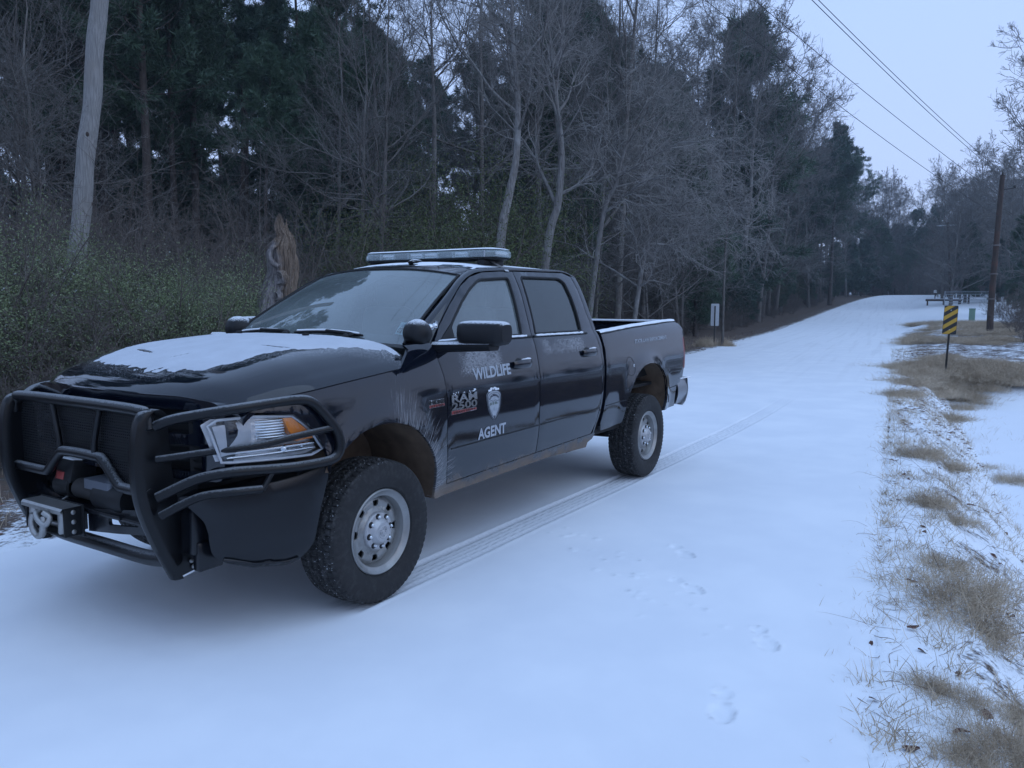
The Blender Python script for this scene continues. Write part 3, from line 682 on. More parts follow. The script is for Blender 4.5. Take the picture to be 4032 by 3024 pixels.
for k in range(26):
    px = FR.uniform(1850, 1985); dd = FR.uniform(120, 165) if px < 1920 else FR.uniform(160, 190); p = at(px, dd)
    if p[1] > float(yl(p[0]))-2.5: continue
    put(FR.choice(young), p, FR.uniform(0, 6.28), FR.uniform(.9, 1.5), 'dark pine at the far end of the left wood', 'dark pines at the far end of the left wood')
for az_, dd in ((243, 29), (254.5, 19.5), (261, 18), (267, 20), (274, 26)):     # pines mirrored in the windshield
    x_, y_ = -.7+dd*math.cos(math.radians(az_)), dd*math.sin(math.radians(az_)); put(pines[3 if az_ > 249 else 1], (x_, y_, float(ground_z(x_, y_))), az_, 1.0, 'pine tree at the left end of the wood, mirrored in the windshield', 'pines mirrored in the windshield')
for k in range(46):                                             # dark pines filling the wood behind the pale trees
    px = FR.uniform(1120, 1800); az_ = math.radians(CAM_YAW)-math.atan((px*1.8228-2016)/3037.5); e_ = FR.uniform(9, 17)
    for dd in np.arange(24, 110, .5):
        x_, y_ = CAMP[0]+dd*math.cos(az_), CAMP[1]+dd*math.sin(az_)
        if float(yl(x_))-y_ > e_: break
    put(FR.choice(pines[:3]+young[1:]), (x_, y_, float(ground_z(x_, y_))), FR.uniform(0, 6.28), FR.uniform(.95, 1.2), 'pine tree standing in the wood '+where_(px, 0), 'pine trees '+where_(px, 0))
for (px, dd, v, sc) in ((1260, 20.5, 4, .62), (1340, 22, 4, .7), (1430, 23, 2, .66), (1490, 26, 4, .8), (1470, 29, 2, .8), (1400, 27, 4, .85), (1280, 25, 2, .8)):
    az_ = math.radians(CAM_YAW)-math.atan((px*1.8228-2016)/3037.5)
    for dd in np.arange(18, 60, .25):
        x_, y_ = CAMP[0]+dd*math.cos(az_), CAMP[1]+dd*math.sin(az_)
        if float(yl(x_))-y_ > 4.2+.7*math.sin(px): break
    put(bares[v], (x_, y_, float(ground_z(x_, y_))), px*.6, sc, 'low spreading leafless tree at the wood edge '+where_(px, 0), 'low spreading trees '+where_(px, 0))
for k in range(26):
    px = FR.uniform(2235, 2750); dd = FR.uniform(48, 170); put(fars[k % 3] if k % 4 else young[k % 2], at(px, dd), k*1.7, FR.uniform(.6, .95), 'leafless tree beyond the right edge of the bank', 'trees beyond the right bank')
for k in range(20):                                             # the dark pines whose tops step down along the road
    px = 1590+13*k+FR.uniform(-5, 5); az_ = math.radians(CAM_YAW)-math.atan((px*1.8228-2016)/3037.5); e_ = FR.uniform(5.5, 10)
    for dd in np.arange(24, 150, .5):
        x_, y_ = CAMP[0]+dd*math.cos(az_), CAMP[1]+dd*math.sin(az_)
        if float(yl(x_))-y_ > e_: break
    yt = 40+max(0, px-1690)*1.85+FR.uniform(-10, 60); z_ = float(ground_z(x_, y_)); h_ = (659-yt)/1666*.92*dd+1.64-z_
    if h_ > 26 or dd > 149: continue
    put(pines[k % 3] if k % 5 else young[1], (x_, y_, z_), k*1.3, h_/((17, 19, 15)[k % 3] if k % 5 else 10), 'dark roadside pine '+where_(px, 0), 'roadside pines '+where_(px, 0))
# tall brown brush in front of the pines on the left
for k in range(40):
    px = FR.uniform(-160, 780); dd = FR.uniform(16, 24); 
    if 560 < px < 660 and dd < 18: continue
    p = at(px, dd); put(brush[FR.choice((0, 2, 2))], p, FR.uniform(0, 6.28), FR.uniform(.65, 1.0), 'tall brown brush '+where_(px, 0), 'tall brush '+where_(px, 0))
for (px, dd, v, sc) in ((-60, 25, 2, .8), (30, 25, 4, .9), (100, 23, 2, .7), (560, 24, 4, .55), (720, 25, 2, .8), (60, 29, 3, .85)):
    put(bares[v], at(px, dd), px*.5, sc, 'thin grey leafless tree '+where_(px, 0), 'leafless trees '+where_(px, 0))
for (px, dd, v) in ((20, 33, 2), (90, 33, 1), (160, 34, 2), (240, 33, 0), (130, 38, 1), (0, 40, 0), (390, 30, 2), (210, 29, 2)):
    put(pines[v], at(px, dd), px*.4, 1.0, 'pine tree standing in the wood '+where_(px, 0), 'pine trees '+where_(px, 0))
# the far side of the creek, behind the photographer's right hand
LO = 'leafless tree across the creek, seen as a dark band in the door paint'
for k in range(26):
    x = 32-k*4.6+FR.uniform(-1.5, 1.5); y = 27+FR.uniform(0, 9)+.05*abs(x)
    az = math.degrees(math.atan2(y-CAMP[1], x-CAMP[0])) % 360
    if 177 < az < 250: continue
    put(FR.choice(bares[:4]), (x, y, float(ground_z(x, y))), FR.uniform(0, 6.28), FR.uniform(.32, .46), LO, 'trees across the creek')
    put(FR.choice(young), (x+2, y-2, float(ground_z(x, y-2))), FR.uniform(0, 6.28), FR.uniform(.22, .34), 'low pine across the creek, seen in the door paint', 'low pines across the creek')
    put(FR.choice(brush[:3]), (x-1, y-7, float(ground_z(x-1, y-7))), FR.uniform(0, 6.28), FR.uniform(.6, .9), 'brush across the creek, seen in the door paint', 'brush across the creek')
for pr in pines+young+bares+fars+brush+privet+holly: drop(pr)

# ================================================================== the pickup truck (driver's side = +y, front = +x)
_Z=np.array([.20,.44,.50,.60,.70,.765,.78,.85,.95,1.05,1.13,1.20,1.28,1.34,1.395,1.41,1.50,1.60,1.70,1.80,1.86,1.90,1.95])
_Y=np.array([.86,.908,.927,.948,.965,.972,.970,.972,.972,.968,.962,.951,.934,.918,.900,.884,.854,.816,.775,.728,.697,.675,.645])
_YB=np.array([.86,.908,.927,.948,.965,.972,.970,.972,.972,.968,.962,.951,.935,.924,.910,.906,.842,.806,.767,.722,.692,.670,.64])
_zz=np.arange(.2,1.95,.0025)
def _sm(y,s=4):
    k=np.exp(-.5*(np.arange(-12,13)/s)**2); k/=k.sum()
    return np.convolve(np.pad(y,12,mode='reflect',reflect_type='odd'),k,'valid')
_T=_sm(np.interp(_zz,_Z,_Y)); _TB=_sm(np.interp(_zz,_Z,_YB))
def S(x,z,T=None):
    x=np.asarray(x,float); z=np.asarray(z,float)
    y=np.interp(z,_zz,_T if T is None else T)
    for cx,cz,r,amp in ((-.02,.53,.465,.030),(-3.71,.60,.475,.030)):
        d=np.hypot(x-cx,z-cz)-r
        y=y+amp*np.exp(-(np.maximum(d,0)/.10)**2)*np.clip((1.25-z)/.1,0,1)
    k=np.maximum(x-.42,0); y=y-.45*k*k-.05*k
    return y
def SB(x,z): return S(x,z,_TB)
def mat_paint(dirty=True):
    m, nt, b = nmat('black_paint'); x = X(nt); co = x.coord(); sx, sy, sz = x.sep(co)
    b.inputs['Coat Weight'].default_value = .35; b.inputs['Coat Roughness'].default_value = .04; b.inputs['Specular IOR Level'].default_value = .5
    n1 = x.noise(co, 9, 5, .6); n2 = x.noise(co, 160, 2, .6); n3 = x.noise(co, 3.2, 3, .5)
    # mud along the sills
    mud = x.ramp(x.m('ADD', sz, x.m('MULTIPLY', n1, -.26)), .455, .335)
    mud = x.m('MULTIPLY', mud, x.ramp(sx, .55, .30))
    # salt spray thrown up behind the wheels
    def spray(cx, reach, amp):
        dx = x.m('SUBTRACT', sx, cx); dz = x.m('SUBTRACT', sz, .48)
        r = x.m('SQRT', x.m('ADD', x.m('MULTIPLY', dx, dx), x.m('MULTIPLY', dz, dz)))
        an = x.m('ARCTAN2', dz, x.m('MULTIPLY', dx, -1.0))
        st = x.noise(x.comb(x.m('MULTIPLY', an, 24.0), x.m('MULTIPLY', r, 2.6), 0.0), 2.6, 3, .62)
        reachn = x.m('ADD', r, x.m('MULTIPLY', x.noise(x.comb(x.m('MULTIPLY', an, 5.0), 0.0, 0.0), 2.0, 3), -.25))
        fall = x.m('MULTIPLY', x.ramp(reachn, reach-.12, .36), x.ramp(an, 1.75, 1.35))
        fall = x.m('MULTIPLY', fall, x.ramp(sx, cx+.10, cx-.10))
        core = x.m('MULTIPLY', x.ramp(r, .56, .47), x.ramp(an, 1.5, .9)); core = x.m('MULTIPLY', core, x.ramp(sx, cx+.02, cx-.2))
        s = x.ramp(x.m('ADD', st, x.m('MULTIPLY', fall, .22)), .66, .84)
        return x.m('MAXIMUM', x.m('MULTIPLY', x.m('MULTIPLY', s, fall), amp), x.m('MULTIPLY', core, amp*.55))
    sp = x.m('MAXIMUM', spray(-.02, .95, .50), spray(-3.71, .66, .25))
    # frost specks on the shoulders, scattered droplets lower down
    def patch(x0, x1, z0, z1):
        a = x.m('MULTIPLY', x.ramp(sx, x0, x0+.10), x.ramp(sx, x1, x1-.12)); b_ = x.m('MULTIPLY', x.ramp(sz, z0, z0+.06), x.ramp(sz, z1, z1-.03))
        return x.m('MULTIPLY', a, b_)
    up = x.m('MAXIMUM', patch(-1.30, -.72, 1.17, 1.39), x.m('MULTIPLY', patch(-2.55, -1.78, 1.25, 1.40), .8))
    up = x.m('MULTIPLY', up, x.ramp(n3, .30, .50))
    up = x.m('MAXIMUM', up, x.attr('rime'))
    fr = x.m('MULTIPLY', x.m('MULTIPLY', x.ramp(x.m('ADD', n2, x.m('MULTIPLY', up, .24)), .62, .78), .27), x.ramp(up, 0.0, .25))
    c = x.mix(fr, (.0028, .0045, .0100), SNOWC); c = x.mix(sp, c, (.30, .30, .31)); c = x.mix(x.m('MULTIPLY', mud, .8), c, (.20, .155, .12))
    x.link(c, b.inputs['Base Color'])
    d = x.m('MAXIMUM', x.m('MAXIMUM', sp, mud), fr); x.link(x.mixf(d, .055, .85), b.inputs['Roughness'])
    x.link(x.m('SUBTRACT', .35, x.m('MULTIPLY', d, .35)), b.inputs['Coat Weight'])
    return m
PAINT = mat_paint()
BLACK = simple('black_plastic', (.0045, .005, .0065), .55, var=.3, scale=60)
DARK = simple('dark_underside', (.008, .008, .009), .8, var=.4, scale=20)
GUARD = simple('black_powder_coat', (.0035, .004, .0055), .33, bump=.05, scale=500, frost=.25)  # frost mask pales the tube tops, standing in for sky sheen
CAPS = simple('mirror_plastic', (.0045, .005, .007), .48, frost=.8, bump=.1, scale=400)
CHROME = simple('chrome', (.62, .64, .66), .18, 1.0, var=.15, scale=40)
SILVER = simple('galvanised_steel', (.33, .33, .325), .42, .85, var=.25, scale=35)
STEEL = simple('silver_wheel_paint', (.27, .27, .265), .36, .55, var=.3, scale=14, bump=.05)
LINER = simple('muddy_liner', (.155, .105, .070), .9, var=.7, scale=9, bump=.6)
SNOW_HOOD = simple('thin_hood_snow', (.50, .53, .58), .9, var=.14, scale=7, bump=.3)
WHITE = simple('decal_white', (.34, .37, .41), .5, var=.12, scale=90)
SNOW_THIN = simple('frost_snow', SNOWC, .9, var=.05, scale=60, bump=.25)
for m_ in (BLACK, GUARD, CAPS): m_.node_tree.nodes['Principled BSDF'].inputs['Specular IOR Level'].default_value = .34
RED = simple('red_plate', (.30, .045, .04), .5, var=.3, scale=60)
INTR = simple('cabin_trim', (.075, .080, .085), .8, var=.15)

def mat_glass(name, tint, ior=1.55, extra=1.0, frost=0.0, rough=.004, trans=1.0):
    m, nt, b = nmat(name); x = X(nt); nt.nodes.remove(b); out = nt.nodes['Material Output']
    fr = nt.nodes.new('ShaderNodeFresnel'); fr.inputs[0].default_value = ior
    gl = nt.nodes.new('ShaderNodeBsdfGlossy'); gl.inputs[1].default_value = rough; gl.inputs[0].default_value = (.95, 1, 1, 1)
    tr = nt.nodes.new('ShaderNodeBsdfTransparent'); tr.inputs[0].default_value = (*tint, 1)
    mx = nt.nodes.new('ShaderNodeMixShader')
    f = x.m('MULTIPLY', fr.outputs[0], extra, clamp=True)
    geo = nt.nodes.new('ShaderNodeNewGeometry'); x.link(x.mixf(geo.outputs['Backfacing'], ior, 1.0/ior), fr.inputs[0])
    x.link(f, mx.inputs[0]); x.link(tr.outputs[0], mx.inputs[1]); x.link(gl.outputs[0], mx.inputs[2])
    last = mx.outputs[0]
    if frost:                                                   # thin pale film: rime that also stands in for reflected sky
        df = nt.nodes.new('ShaderNodeBsdfDiffuse'); df.inputs[0].default_value = (.62, .72, .74, 1)
        m2 = nt.nodes.new('ShaderNodeMixShader'); co = x.coord()
        x.link(x.m('MULTIPLY', x.m('ADD', x.noise(co, 2.5, 4), .35), frost), m2.inputs[0])
        x.link(last, m2.inputs[1]); x.link(df.outputs[0], m2.inputs[2]); last = m2.outputs[0]
    x.link(last, out.inputs[0]); return m
GLASS_WS = mat_glass('windshield_glass', (.50, .56, .56), 1.80, 1.3, frost=.16)
GLASS_SIDE = mat_glass('side_glass', (.42, .50, .52), 1.75, 1.25, frost=.17)
GLASS_PRIV = mat_glass('privacy_glass', (.03, .03, .04), 1.65, 1.0, frost=.03)
LENS = mat_glass('clear_lens', (.93, .95, .97), 1.45, 1.0)
BARLENS = mat_glass('light_bar_lens', (.85, .88, .9), 1.5, 1.0, frost=.34)

TR = thing('pickup_truck', 'black four-door pickup truck with snow on its hood, light bar and WILDLIFE AGENT lettering', 'pickup truck', (0, 0, 0))
def mS(a, b, off=0.0): return (a, float(S(a, b))+off, b)
def mSB(a, b, off=0.0): return (a, float(SB(a, b))+off, b)
def side_sheet(name, outer, mapf, mat, parent, holes=(), sides=(1, -1), **kw):
    mb = sheet(MB(), outer, mapf, holes, **kw); out = []
    for s in sides:
        out.append(mb.build(name, mat, parent if not isinstance(parent, dict) else parent[s], flip_y=(s < 0), smooth=40))
    return out

# ---- hood
HX = [-.42, 0, .30, .50, .64, .79, .88, .95, 1.0]; HZ = [1.452, 1.452, 1.427, 1.392, 1.354, 1.312, 1.274, 1.243, 1.218]
EX = [-.42, -.187, .192, .405, .582, .725, .86, .99]; EZ = [1.292, 1.277, 1.243, 1.223, 1.206, 1.172, 1.13, 1.09]
def hood_z(xx, w):
    zc = np.interp(xx, HX, HZ); ze = np.interp(xx, EX, EZ)
    h = np.interp(w, [0, .3, .46, .52, .7, .80, .90, .96, 1.0], [1, .995, .975, .93, .86, .76, .56, .33, 0.0])
    return ze+(zc-ze)*h
def hood_pt(u, w):
    aw = abs(w)
    ye = float(S(np.clip(.9*u-.2, -.3, .95), 1.24))-.002
    xr = -.24-.075*aw**2; xf = 1.0-.19*aw**2.4
    xx = xr+(xf-xr)*u; ye = float(S(xx, float(np.interp(xx, EX, EZ))))-.004
    z = float(hood_z(xx, aw)); z -= .035*max(0, (u-.94)/.06)**2
    return xx, ye*w, z
NU, NW = 60, 80
HG = np.array([[hood_pt(u, w) for w in np.linspace(-1, 1, NW+1)] for u in np.linspace(0, 1, NU+1)])
for _ in range(3):                                              # ease the creases
    q = HG[:, :, 2].copy(); q[:, 2:-2] = (q[:, :-4]+q[:, 1:-3]+q[:, 2:-2]+q[:, 3:-1]+q[:, 4:])/5; q[1:-1] = (q[:-2]+q[1:-1]+q[2:])/3; HG[:, 1:-1, 2] = q[:, 1:-1]
hm = MB().loft(HG)
for edge in (HG[0], HG[:, 0], HG[:, -1], HG[-1]): hm.loft([edge, edge-[0, 0, .03]])
hood = hm.build('hood', PAINT, TR, smooth=50)
HOOD_OBJ = hood
# snow lying on the hood, tapering to nothing at a ragged edge
from mathutils import noise as mnoise
def fbm(x, y, z=0.0, o=4): return mnoise.fractal(Vector((x, y, z)), 1.0, 2.0, o)
SU, SW = 150, 190
from_u = np.linspace(.012, .93, SU); from_w = np.linspace(-.97, .97, SW)
def hood_bil(u, w):
    a = u*NU; b = (w+1)/2*NW; i = min(int(a), NU-1); j = min(int(b), NW-1); fa, fb = a-i, b-j
    return HG[i, j]*(1-fa)*(1-fb)+HG[i+1, j]*fa*(1-fb)+HG[i, j+1]*(1-fa)*fb+HG[i+1, j+1]*fa*fb
sv = []; sk = np.zeros((SU, SW))
for i, u in enumerate(from_u):
    for j, w in enumerate(from_w):
        p = hood_bil(u, w)
        lim_w = np.interp(u, [0, .15, .4, .7, .82, .9], [.93, .86, .74, .64, .56, .40])
        e = min((lim_w-abs(w))*1.0, (.815+.03*math.cos(w*2.5)-u)*1.3, u*4+.02)+.06*fbm(p[0]*4, p[1]*4, 1.0)+.035*fbm(p[0]*18, p[1]*18, 3.0)
        # bare wipe marks
        for (bx, by, bl, bw, an) in ((.56, -.28, .11, .012, .2), (.30, .50, .10, .012, -.2), (.05, -.5, .16, .016, .1), (-.05, .35, .07, .010, .3), (.6, .1, .06, .007, -.9)):
            dx, dy = p[0]-bx, p[1]-by; ca, sa = math.cos(an), math.sin(an); q1 = (dx*sa+dy*ca)/bl; q2 = (dx*ca-dy*sa)/bw
            e = min(e, .10*(q1*q1+q2*q2)-.10+.03*fbm(p[0]*30, p[1]*30))
        sk[i, j] = e
        t = min(1, max(0, (e+.012)/.05)); t = t*t*(3-2*t)
        sv.append((p[0], p[1], p[2]-.004+.0075*t+.0012*fbm(p[0]*40, p[1]*40)*t))
F = [[i*SW+j, i*SW+j+1, (i+1)*SW+j+1, (i+1)*SW+j] for i in range(SU-1) for j in range(SW-1) if sk[i:i+2, j:j+2].max() > -.02]
hs = MB().add(sv, F).build('hood_snow', SNOW_HOOD, TR, smooth=180)
ra = hood.data.attributes.new('rime', 'FLOAT', 'POINT'); rv = np.zeros(len(hood.data.vertices), np.float32)
for i in range(NU+1):
    for j in range(NW+1):
        u, w = i/NU, abs(j/NW*2-1); lw = np.interp(u, [0, .15, .4, .7, .82, .9], [.93, .86, .74, .64, .56, .40])
        d = max(w-lw, (u-.82)*.9); rv[i*(NW+1)+j] = max(0, 1-max(0, d)/.13)*.75
ra.data.foreach_set('value', rv)
for wx, wy in ((-.10, .30), (-.10, -.30)):
    MB().box((wx, wy, 1.462), (.03, .035, .016), bev=.005).build('washer_nozzle', BLACK, TR)

# ---- fenders, doors, bed sides, sills
FRONT_ARCH = [(.398, .800), (.383, .837), (.308, .894), (.183, .965), (.051, .993), (-.097, .990), (-.252, .946), (-.362, .860), (-.431, .769), (-.477, .649), (-.490, .485)]
fen = [(-.300, 1.405), (-.322, 1.382), (-.222, 1.283), (-.187, 1.271), (.192, 1.237), (.405, 1.217), (.582, 1.200), (.725, 1.163), (.78, 1.140),
       (.575, 1.112), (.475, 1.030), (.410, .925), (.395, .86)]+[tuple(p) for p in smooth_line(FRONT_ARCH, 3)]+[(-.632, .530), (-.610, .62), (-.594, .81), (-.607, 1.062), (-.596, 1.205), (-.555, 1.364), (-.545, 1.41)]
fenders = side_sheet('fender', fen, mS, PAINT, TR, step=.04)
fd = [(-.560, 1.364), (-.602, 1.205), (-.613, 1.062), (-.600, .81), (-.616, .62), (-.637, .537), (-1.708, .560), (-1.702, .77), (-1.709, .97), (-1.727, 1.15), (-1.730, 1.40), (-1.745, 1.53), (-1.778, 1.747), (-1.784, 1.886), (-1.60, 1.880), (-1.363, 1.864), (-1.193, 1.827), (-1.047, 1.763), (-.85, 1.636), (-.688, 1.515), (-.578, 1.401)]
fwin = fillet([(-.715, 1.424), (-.785, 1.490), (-.839, 1.538), (-1.003, 1.661), (-1.137, 1.742), (-1.290, 1.812), (-1.683, 1.836), (-1.648, 1.63), (-1.607, 1.424)], [.01, 0, 0, 0, 0, .05, .03, 0, .015])
rd = [(-1.738, 1.40), (-1.735, 1.15), (-1.717, .97), (-1.710, .77), (-1.716, .560), (-2.600, .578), (-2.645, .647), (-2.722, .836), (-2.766, 1.039), (-2.770, 1.143), (-2.769, 1.297), (-2.747, 1.41), (-2.716, 1.574), (-2.713, 1.769), (-2.688, 1.876), (-2.57, 1.903), (-2.30, 1.898), (-1.793, 1.887), (-1.787, 1.747), (-1.754, 1.53)]
rwin = fillet([(-1.800, 1.428), (-1.835, 1.63), (-1.868, 1.848), (-2.459, 1.855), (-2.532, 1.824), (-2.549, 1.695), (-2.549, 1.585), (-2.532, 1.430)], [.01, 0, .03, .07, .03, 0, 0, .015])
fdoors = side_sheet('door', fd, mS, PAINT, TR, holes=[fwin], step=.045)
rdoors = side_sheet('door', rd, mS, PAINT, TR, holes=[rwin], step=.045)
FD = {1: fdoors[0], -1: fdoors[1]}; RD = {1: rdoors[0], -1: rdoors[1]}
FD[1]['label'] = 'front door lettered WILDLIFE and AGENT'
grow = lambda poly, k: [tuple(np.array(p)+k*(np.array(p)-np.mean(poly, 0))/np.linalg.norm(np.array(p)-np.mean(poly, 0))) for p in poly]
gl_in = lambda a, b, off=0.0: (a, float(S(a, b))-.014+off, b)
side_sheet('window', grow(fwin, .012), gl_in, GLASS_SIDE, FD, step=.08, skirt=0, lip=0)
side_sheet('window', grow(rwin, .012), gl_in, GLASS_PRIV, RD, step=.08, skirt=0, lip=0)
# rubber seals round the glass
for poly, par in ((fwin, FD), (rwin, RD)):
    P = [mS(a, b, -.006) for a, b in dens(poly, .05)]; t = MB().tube(P, .011, 8, closed=True)
    for s in (1, -1): t.build('window_seal', BLACK, par[s], flip_y=(s < 0))
sail = [(-.655, 1.428), (-.80, 1.428), (-.80, 1.520)]
side_sheet('mirror_base', sail, lambda a, b, off=0.0: (a, float(S(a, b))+.006+off, b), BLACK, FD, step=.05)
for x0, x1, par in ((-.60, -1.72, FD), (-1.75, -2.60, RD)):
    P = [mS(a, 1.411, .004) for a in np.linspace(x0, x1, 14)]
    t = MB().tube(P, .009, 8); [t.build('belt_moulding', BLACK, par[s], flip_y=(s < 0)) for s in (1, -1)]
    P = [(a, float(S(a, 1.411))+.009, 1.420+.002*fbm(a*30, 0)) for a in np.linspace(x0-.30 if x0 > -1 else x0-.03, x1+.08, 40)]
    t = MB().tube(P, [.0075+.003*fbm(a[0]*25, 4) for a in P], 8); [t.build('belt_snow', SNOW_THIN, par[s], flip_y=(s < 0)) for s in (1, -1)]
# door handles
def handle(cx, cz, par):
    for s in (1, -1):
        m = MB(); y0 = float(S(cx, cz)); q = lambda dx, dy, dz: (cx+dx, y0+dy, cz+dz)
        rows = []
        for a in np.linspace(-.118, .118, 13):
            k = (1-(abs(a)/.122)**4)**.5; yy = .028*k+.002; hz = .030*(.55+.45*k)
            rows.append([q(a, yy-.010, -hz*.8), q(a, yy+.002, -hz), q(a, yy+.010, -hz*.4), q(a, yy+.010, hz*.4), q(a, yy+.002, hz), q(a, yy-.010, hz*.8)])
        m.loft(rows, closed=True); m.box(q(-.085, .004, 0), (.06, .03, .045), bev=.01)
        m.build('handle', PAINT, par[s], flip_y=(s < 0), smooth=60)
        rec = MB().sphere(q(.02, -.012, 0), (.075, .016, .042)); rec.build('handle_recess_shade', BLACK, par[s], flip_y=(s < 0), smooth=80)  # black bulge stands in for the shade behind the handle
        P = [q(a, .018, .031) for a in np.linspace(-.10, .02, 10)]
        MB().tube(P, [.004, .007, .008, .009, .008, .006, .005, .005, .004, .003], 8).build('handle_snow', SNOW_THIN, par[s], flip_y=(s < 0), smooth=80)
handle(-1.49, 1.230, FD); handle(-2.545, 1.259, RD)
# shade of the pressed body crease, drawn as thin black strips
for x0, x1, z0, z1, par in ((-.64, -1.69, .757, .769, FD), (-1.73, -2.69, .770, .786, RD), (-2.83, -3.20, .789, .799, None), (-4.27, -4.55, .812, .822, None)):
    P = [(a, float((S if par else SB)(a, b))-.0015, b) for a, b in zip(np.linspace(x0, x1, 12), np.linspace(z0, z1, 12))]
    t = MB().tube(P, .0055, 6); [t.build('crease_shade_strip', BLACK, par[s] if par else TR, flip_y=(s < 0)) for s in (1, -1)]
# cab corner behind the rear door
cc_out = [(-2.770, 1.872), (-2.785, 1.739), (-2.784, 1.532), (-2.800, 1.419), (-2.815, 1.326), (-2.803, 1.141), (-2.787, .977), (-2.748, .814), (-2.678, .644), (-2.655, .575), (-2.63, .575)]
cc_in = [(-2.651, .640), (-2.729, .833), (-2.773, 1.037), (-2.777, 1.143), (-2.776, 1.297), (-2.754, 1.412), (-2.723, 1.575), (-2.720, 1.772), (-2.695, 1.884)]
side_sheet('cab_corner', cc_out+cc_in, mS, PAINT, TR, step=.04)
side_sheet('dark_gap_sheet', [(-.50, .50), (-2.70, .55), (-2.80, 1.0), (-2.80, 1.38), (-.50, 1.38)], lambda a, b, off=0.0: (a, float(S(min(a, .4), b))-.05+off, b), DARK, TR, step=.2, skirt=0)  # dark sheet added behind the doors so the gaps look shaded
sill = [(-.497, .484), (-.640, .530), (-1.71, .553), (-2.605, .571), (-2.650, .575), (-2.69, .57), (-2.655, .525), (-2.585, .505), (-2.58, .462), (-1.887, .485), (-.54, .458)]
side_sheet('sill', sill, lambda a, b, off=0.0: (a, float(S(a, b))-.004+off, b), PAINT, TR, step=.05, skirt=.06)
REAR_ARCH = [(-3.156, .600), (-3.174, .626), (-3.224, .793), (-3.327, .915), (-3.439, 1.012), (-3.592, 1.079), (-3.767, 1.098), (-3.937, 1.077), (-4.090, 1.011), (-4.187, .925), (-4.210, .829), (-4.200, .723), (-4.165, .600)]
bed = [(-2.838, 1.395), (-2.867, 1.262), (-2.836, 1.035), (-2.812, .828), (-2.757, .645), (-2.785, .577), (-2.95, .580)]+[tuple(p) for p in smooth_line(REAR_ARCH, 3)]+[(-4.499, .608), (-4.529, .687), (-4.570, .808), (-4.620, .885), (-4.672, .90), (-4.690, .95), (-4.735, 1.05), (-4.765, 1.18), (-4.800, 1.31), (-4.800, 1.394), (-4.765, 1.452), (-4.682, 1.474), (-4.48, 1.470), (-3.563, 1.436), (-2.872, 1.400)]
bedside = side_sheet('bed_side', bed, mSB, PAINT, TR, step=.045, skirt=.03)
BS = {1: bedside[0], -1: bedside[1]}
# top rails of the bed with a cap and a line of snow
for s in (1, -1):
    rows = []; srow = []
    for a in np.linspace(-2.845, -4.72, 30):
        zt = np.interp(a, [-4.72, -4.48, -3.563, -2.845], [1.474, 1.472, 1.438, 1.400]); ys = float(SB(a, zt-.004))
        rows.append([(a, ys-.002, zt-.012), (a, ys+.002, zt+.003), (a, ys-.03, zt+.012), (a, ys-.095, zt+.012), (a, ys-.105, zt-.05), (a, ys-.10, zt-.52)])
        h = .010+.003*fbm(a*8, 0); w = .006*fbm(a*11, 7)
        srow.append([(a, ys-.012+w, zt+.006), (a, ys-.022+w, zt+.012+h), (a, ys-.055, zt+.016+h), (a, ys-.088+w, zt+.012+h), (a, ys-.097, zt+.008)])
    MB().loft(rows).build('bed_rail', BLACK, BS[s], flip_y=(s < 0), smooth=50)
    MB().loft(srow).build('rail_snow', SNOW_THIN, BS[s], flip_y=(s < 0), smooth=80)
MB().box((-3.78, 0, .86), (1.9, 1.62, .03)).build('bed_floor', DARK, TR)
MB().box((-2.86, 0, 1.12), (.03, 1.62, .52)).build('bed_front_panel', PAINT, TR)
for k in range(6): MB().box((-3.78, -.65+.26*k, .880), (1.88, .09, .012), bev=.004).build('bed_floor_rib', DARK, TR)
tg = MB()
zz = np.linspace(.90, 1.47, 10)
tg.loft([[(float(np.interp(z, [.9, 1.0, 1.18, 1.31, 1.394, 1.44, 1.47], [-4.70, -4.745, -4.785, -4.815, -4.81, -4.79, -4.76]))-.015*(1-(abs(yv)/.78)**2), yv, z) for yv in np.linspace(-.775, .775, 14)] for z in zz])
tg.box((-4.73, 0, 1.17), (.04, 1.54, .52)); tg.build('tailgate', PAINT, TR, smooth=40)
MB().box((-4.775, 0, 1.478), (.05, 1.50, .022), bev=.008).build('tailgate_snow', SNOW_THIN, TR)
TAILR = simple('tail_light_red', (.22, .012, .015), .15, coat=.8)
for s in (1, -1):
    rows = []
    for z in np.linspace(.99, 1.31, 9):
        xo = float(np.interp(z, [.9, 1.0, 1.18, 1.31], [-4.70, -4.738, -4.778, -4.806])); yo = float(SB(-4.7, z))
        rows.append([(xo+.055, yo+.001, z), (xo+.02, yo+.003, z), (xo-.012, yo-.012, z), (xo-.022, yo-.06, z), (xo-.018, yo-.15, z)])
    MB().loft(rows).build('tail_light', TAILR, TR, flip_y=(s < 0), smooth=60)
# rear bumper
rows = []
for a in np.linspace(-1, 1, 25):
    yy = .985*a; xx = -4.93+.13*abs(a)**5+.03*a*a
    pr = [(.10, .895), (0, .89), (-.022, .86), (-.03, .78), (-.01, .70), (.05, .625), (.12, .60)]
    rows.append([(xx+p, yy, z) for p, z in pr])
rb = MB().loft(rows)
for s in (-1, 1):
    rb.loft([[(-4.80+dx, s*(.955+.03*math.sin(t*1.2)), z) for dx in np.linspace(-.02, .28-.22*(.89-z)/.29*0, 6)] for t, z in zip(np.linspace(0, 2.6, 7), np.linspace(.89, .62, 7))])
rb.build('rear_bumper', simple('dull_bumper_chrome', (.30, .31, .33), .35, .8, frost=.5), TR, smooth=50)
for s in (1, -1):
    MB().box((-4.74, s*.962, .885), (.30, .05, .012), bev=.004).build('bumper_snow', SNOW_THIN, TR)
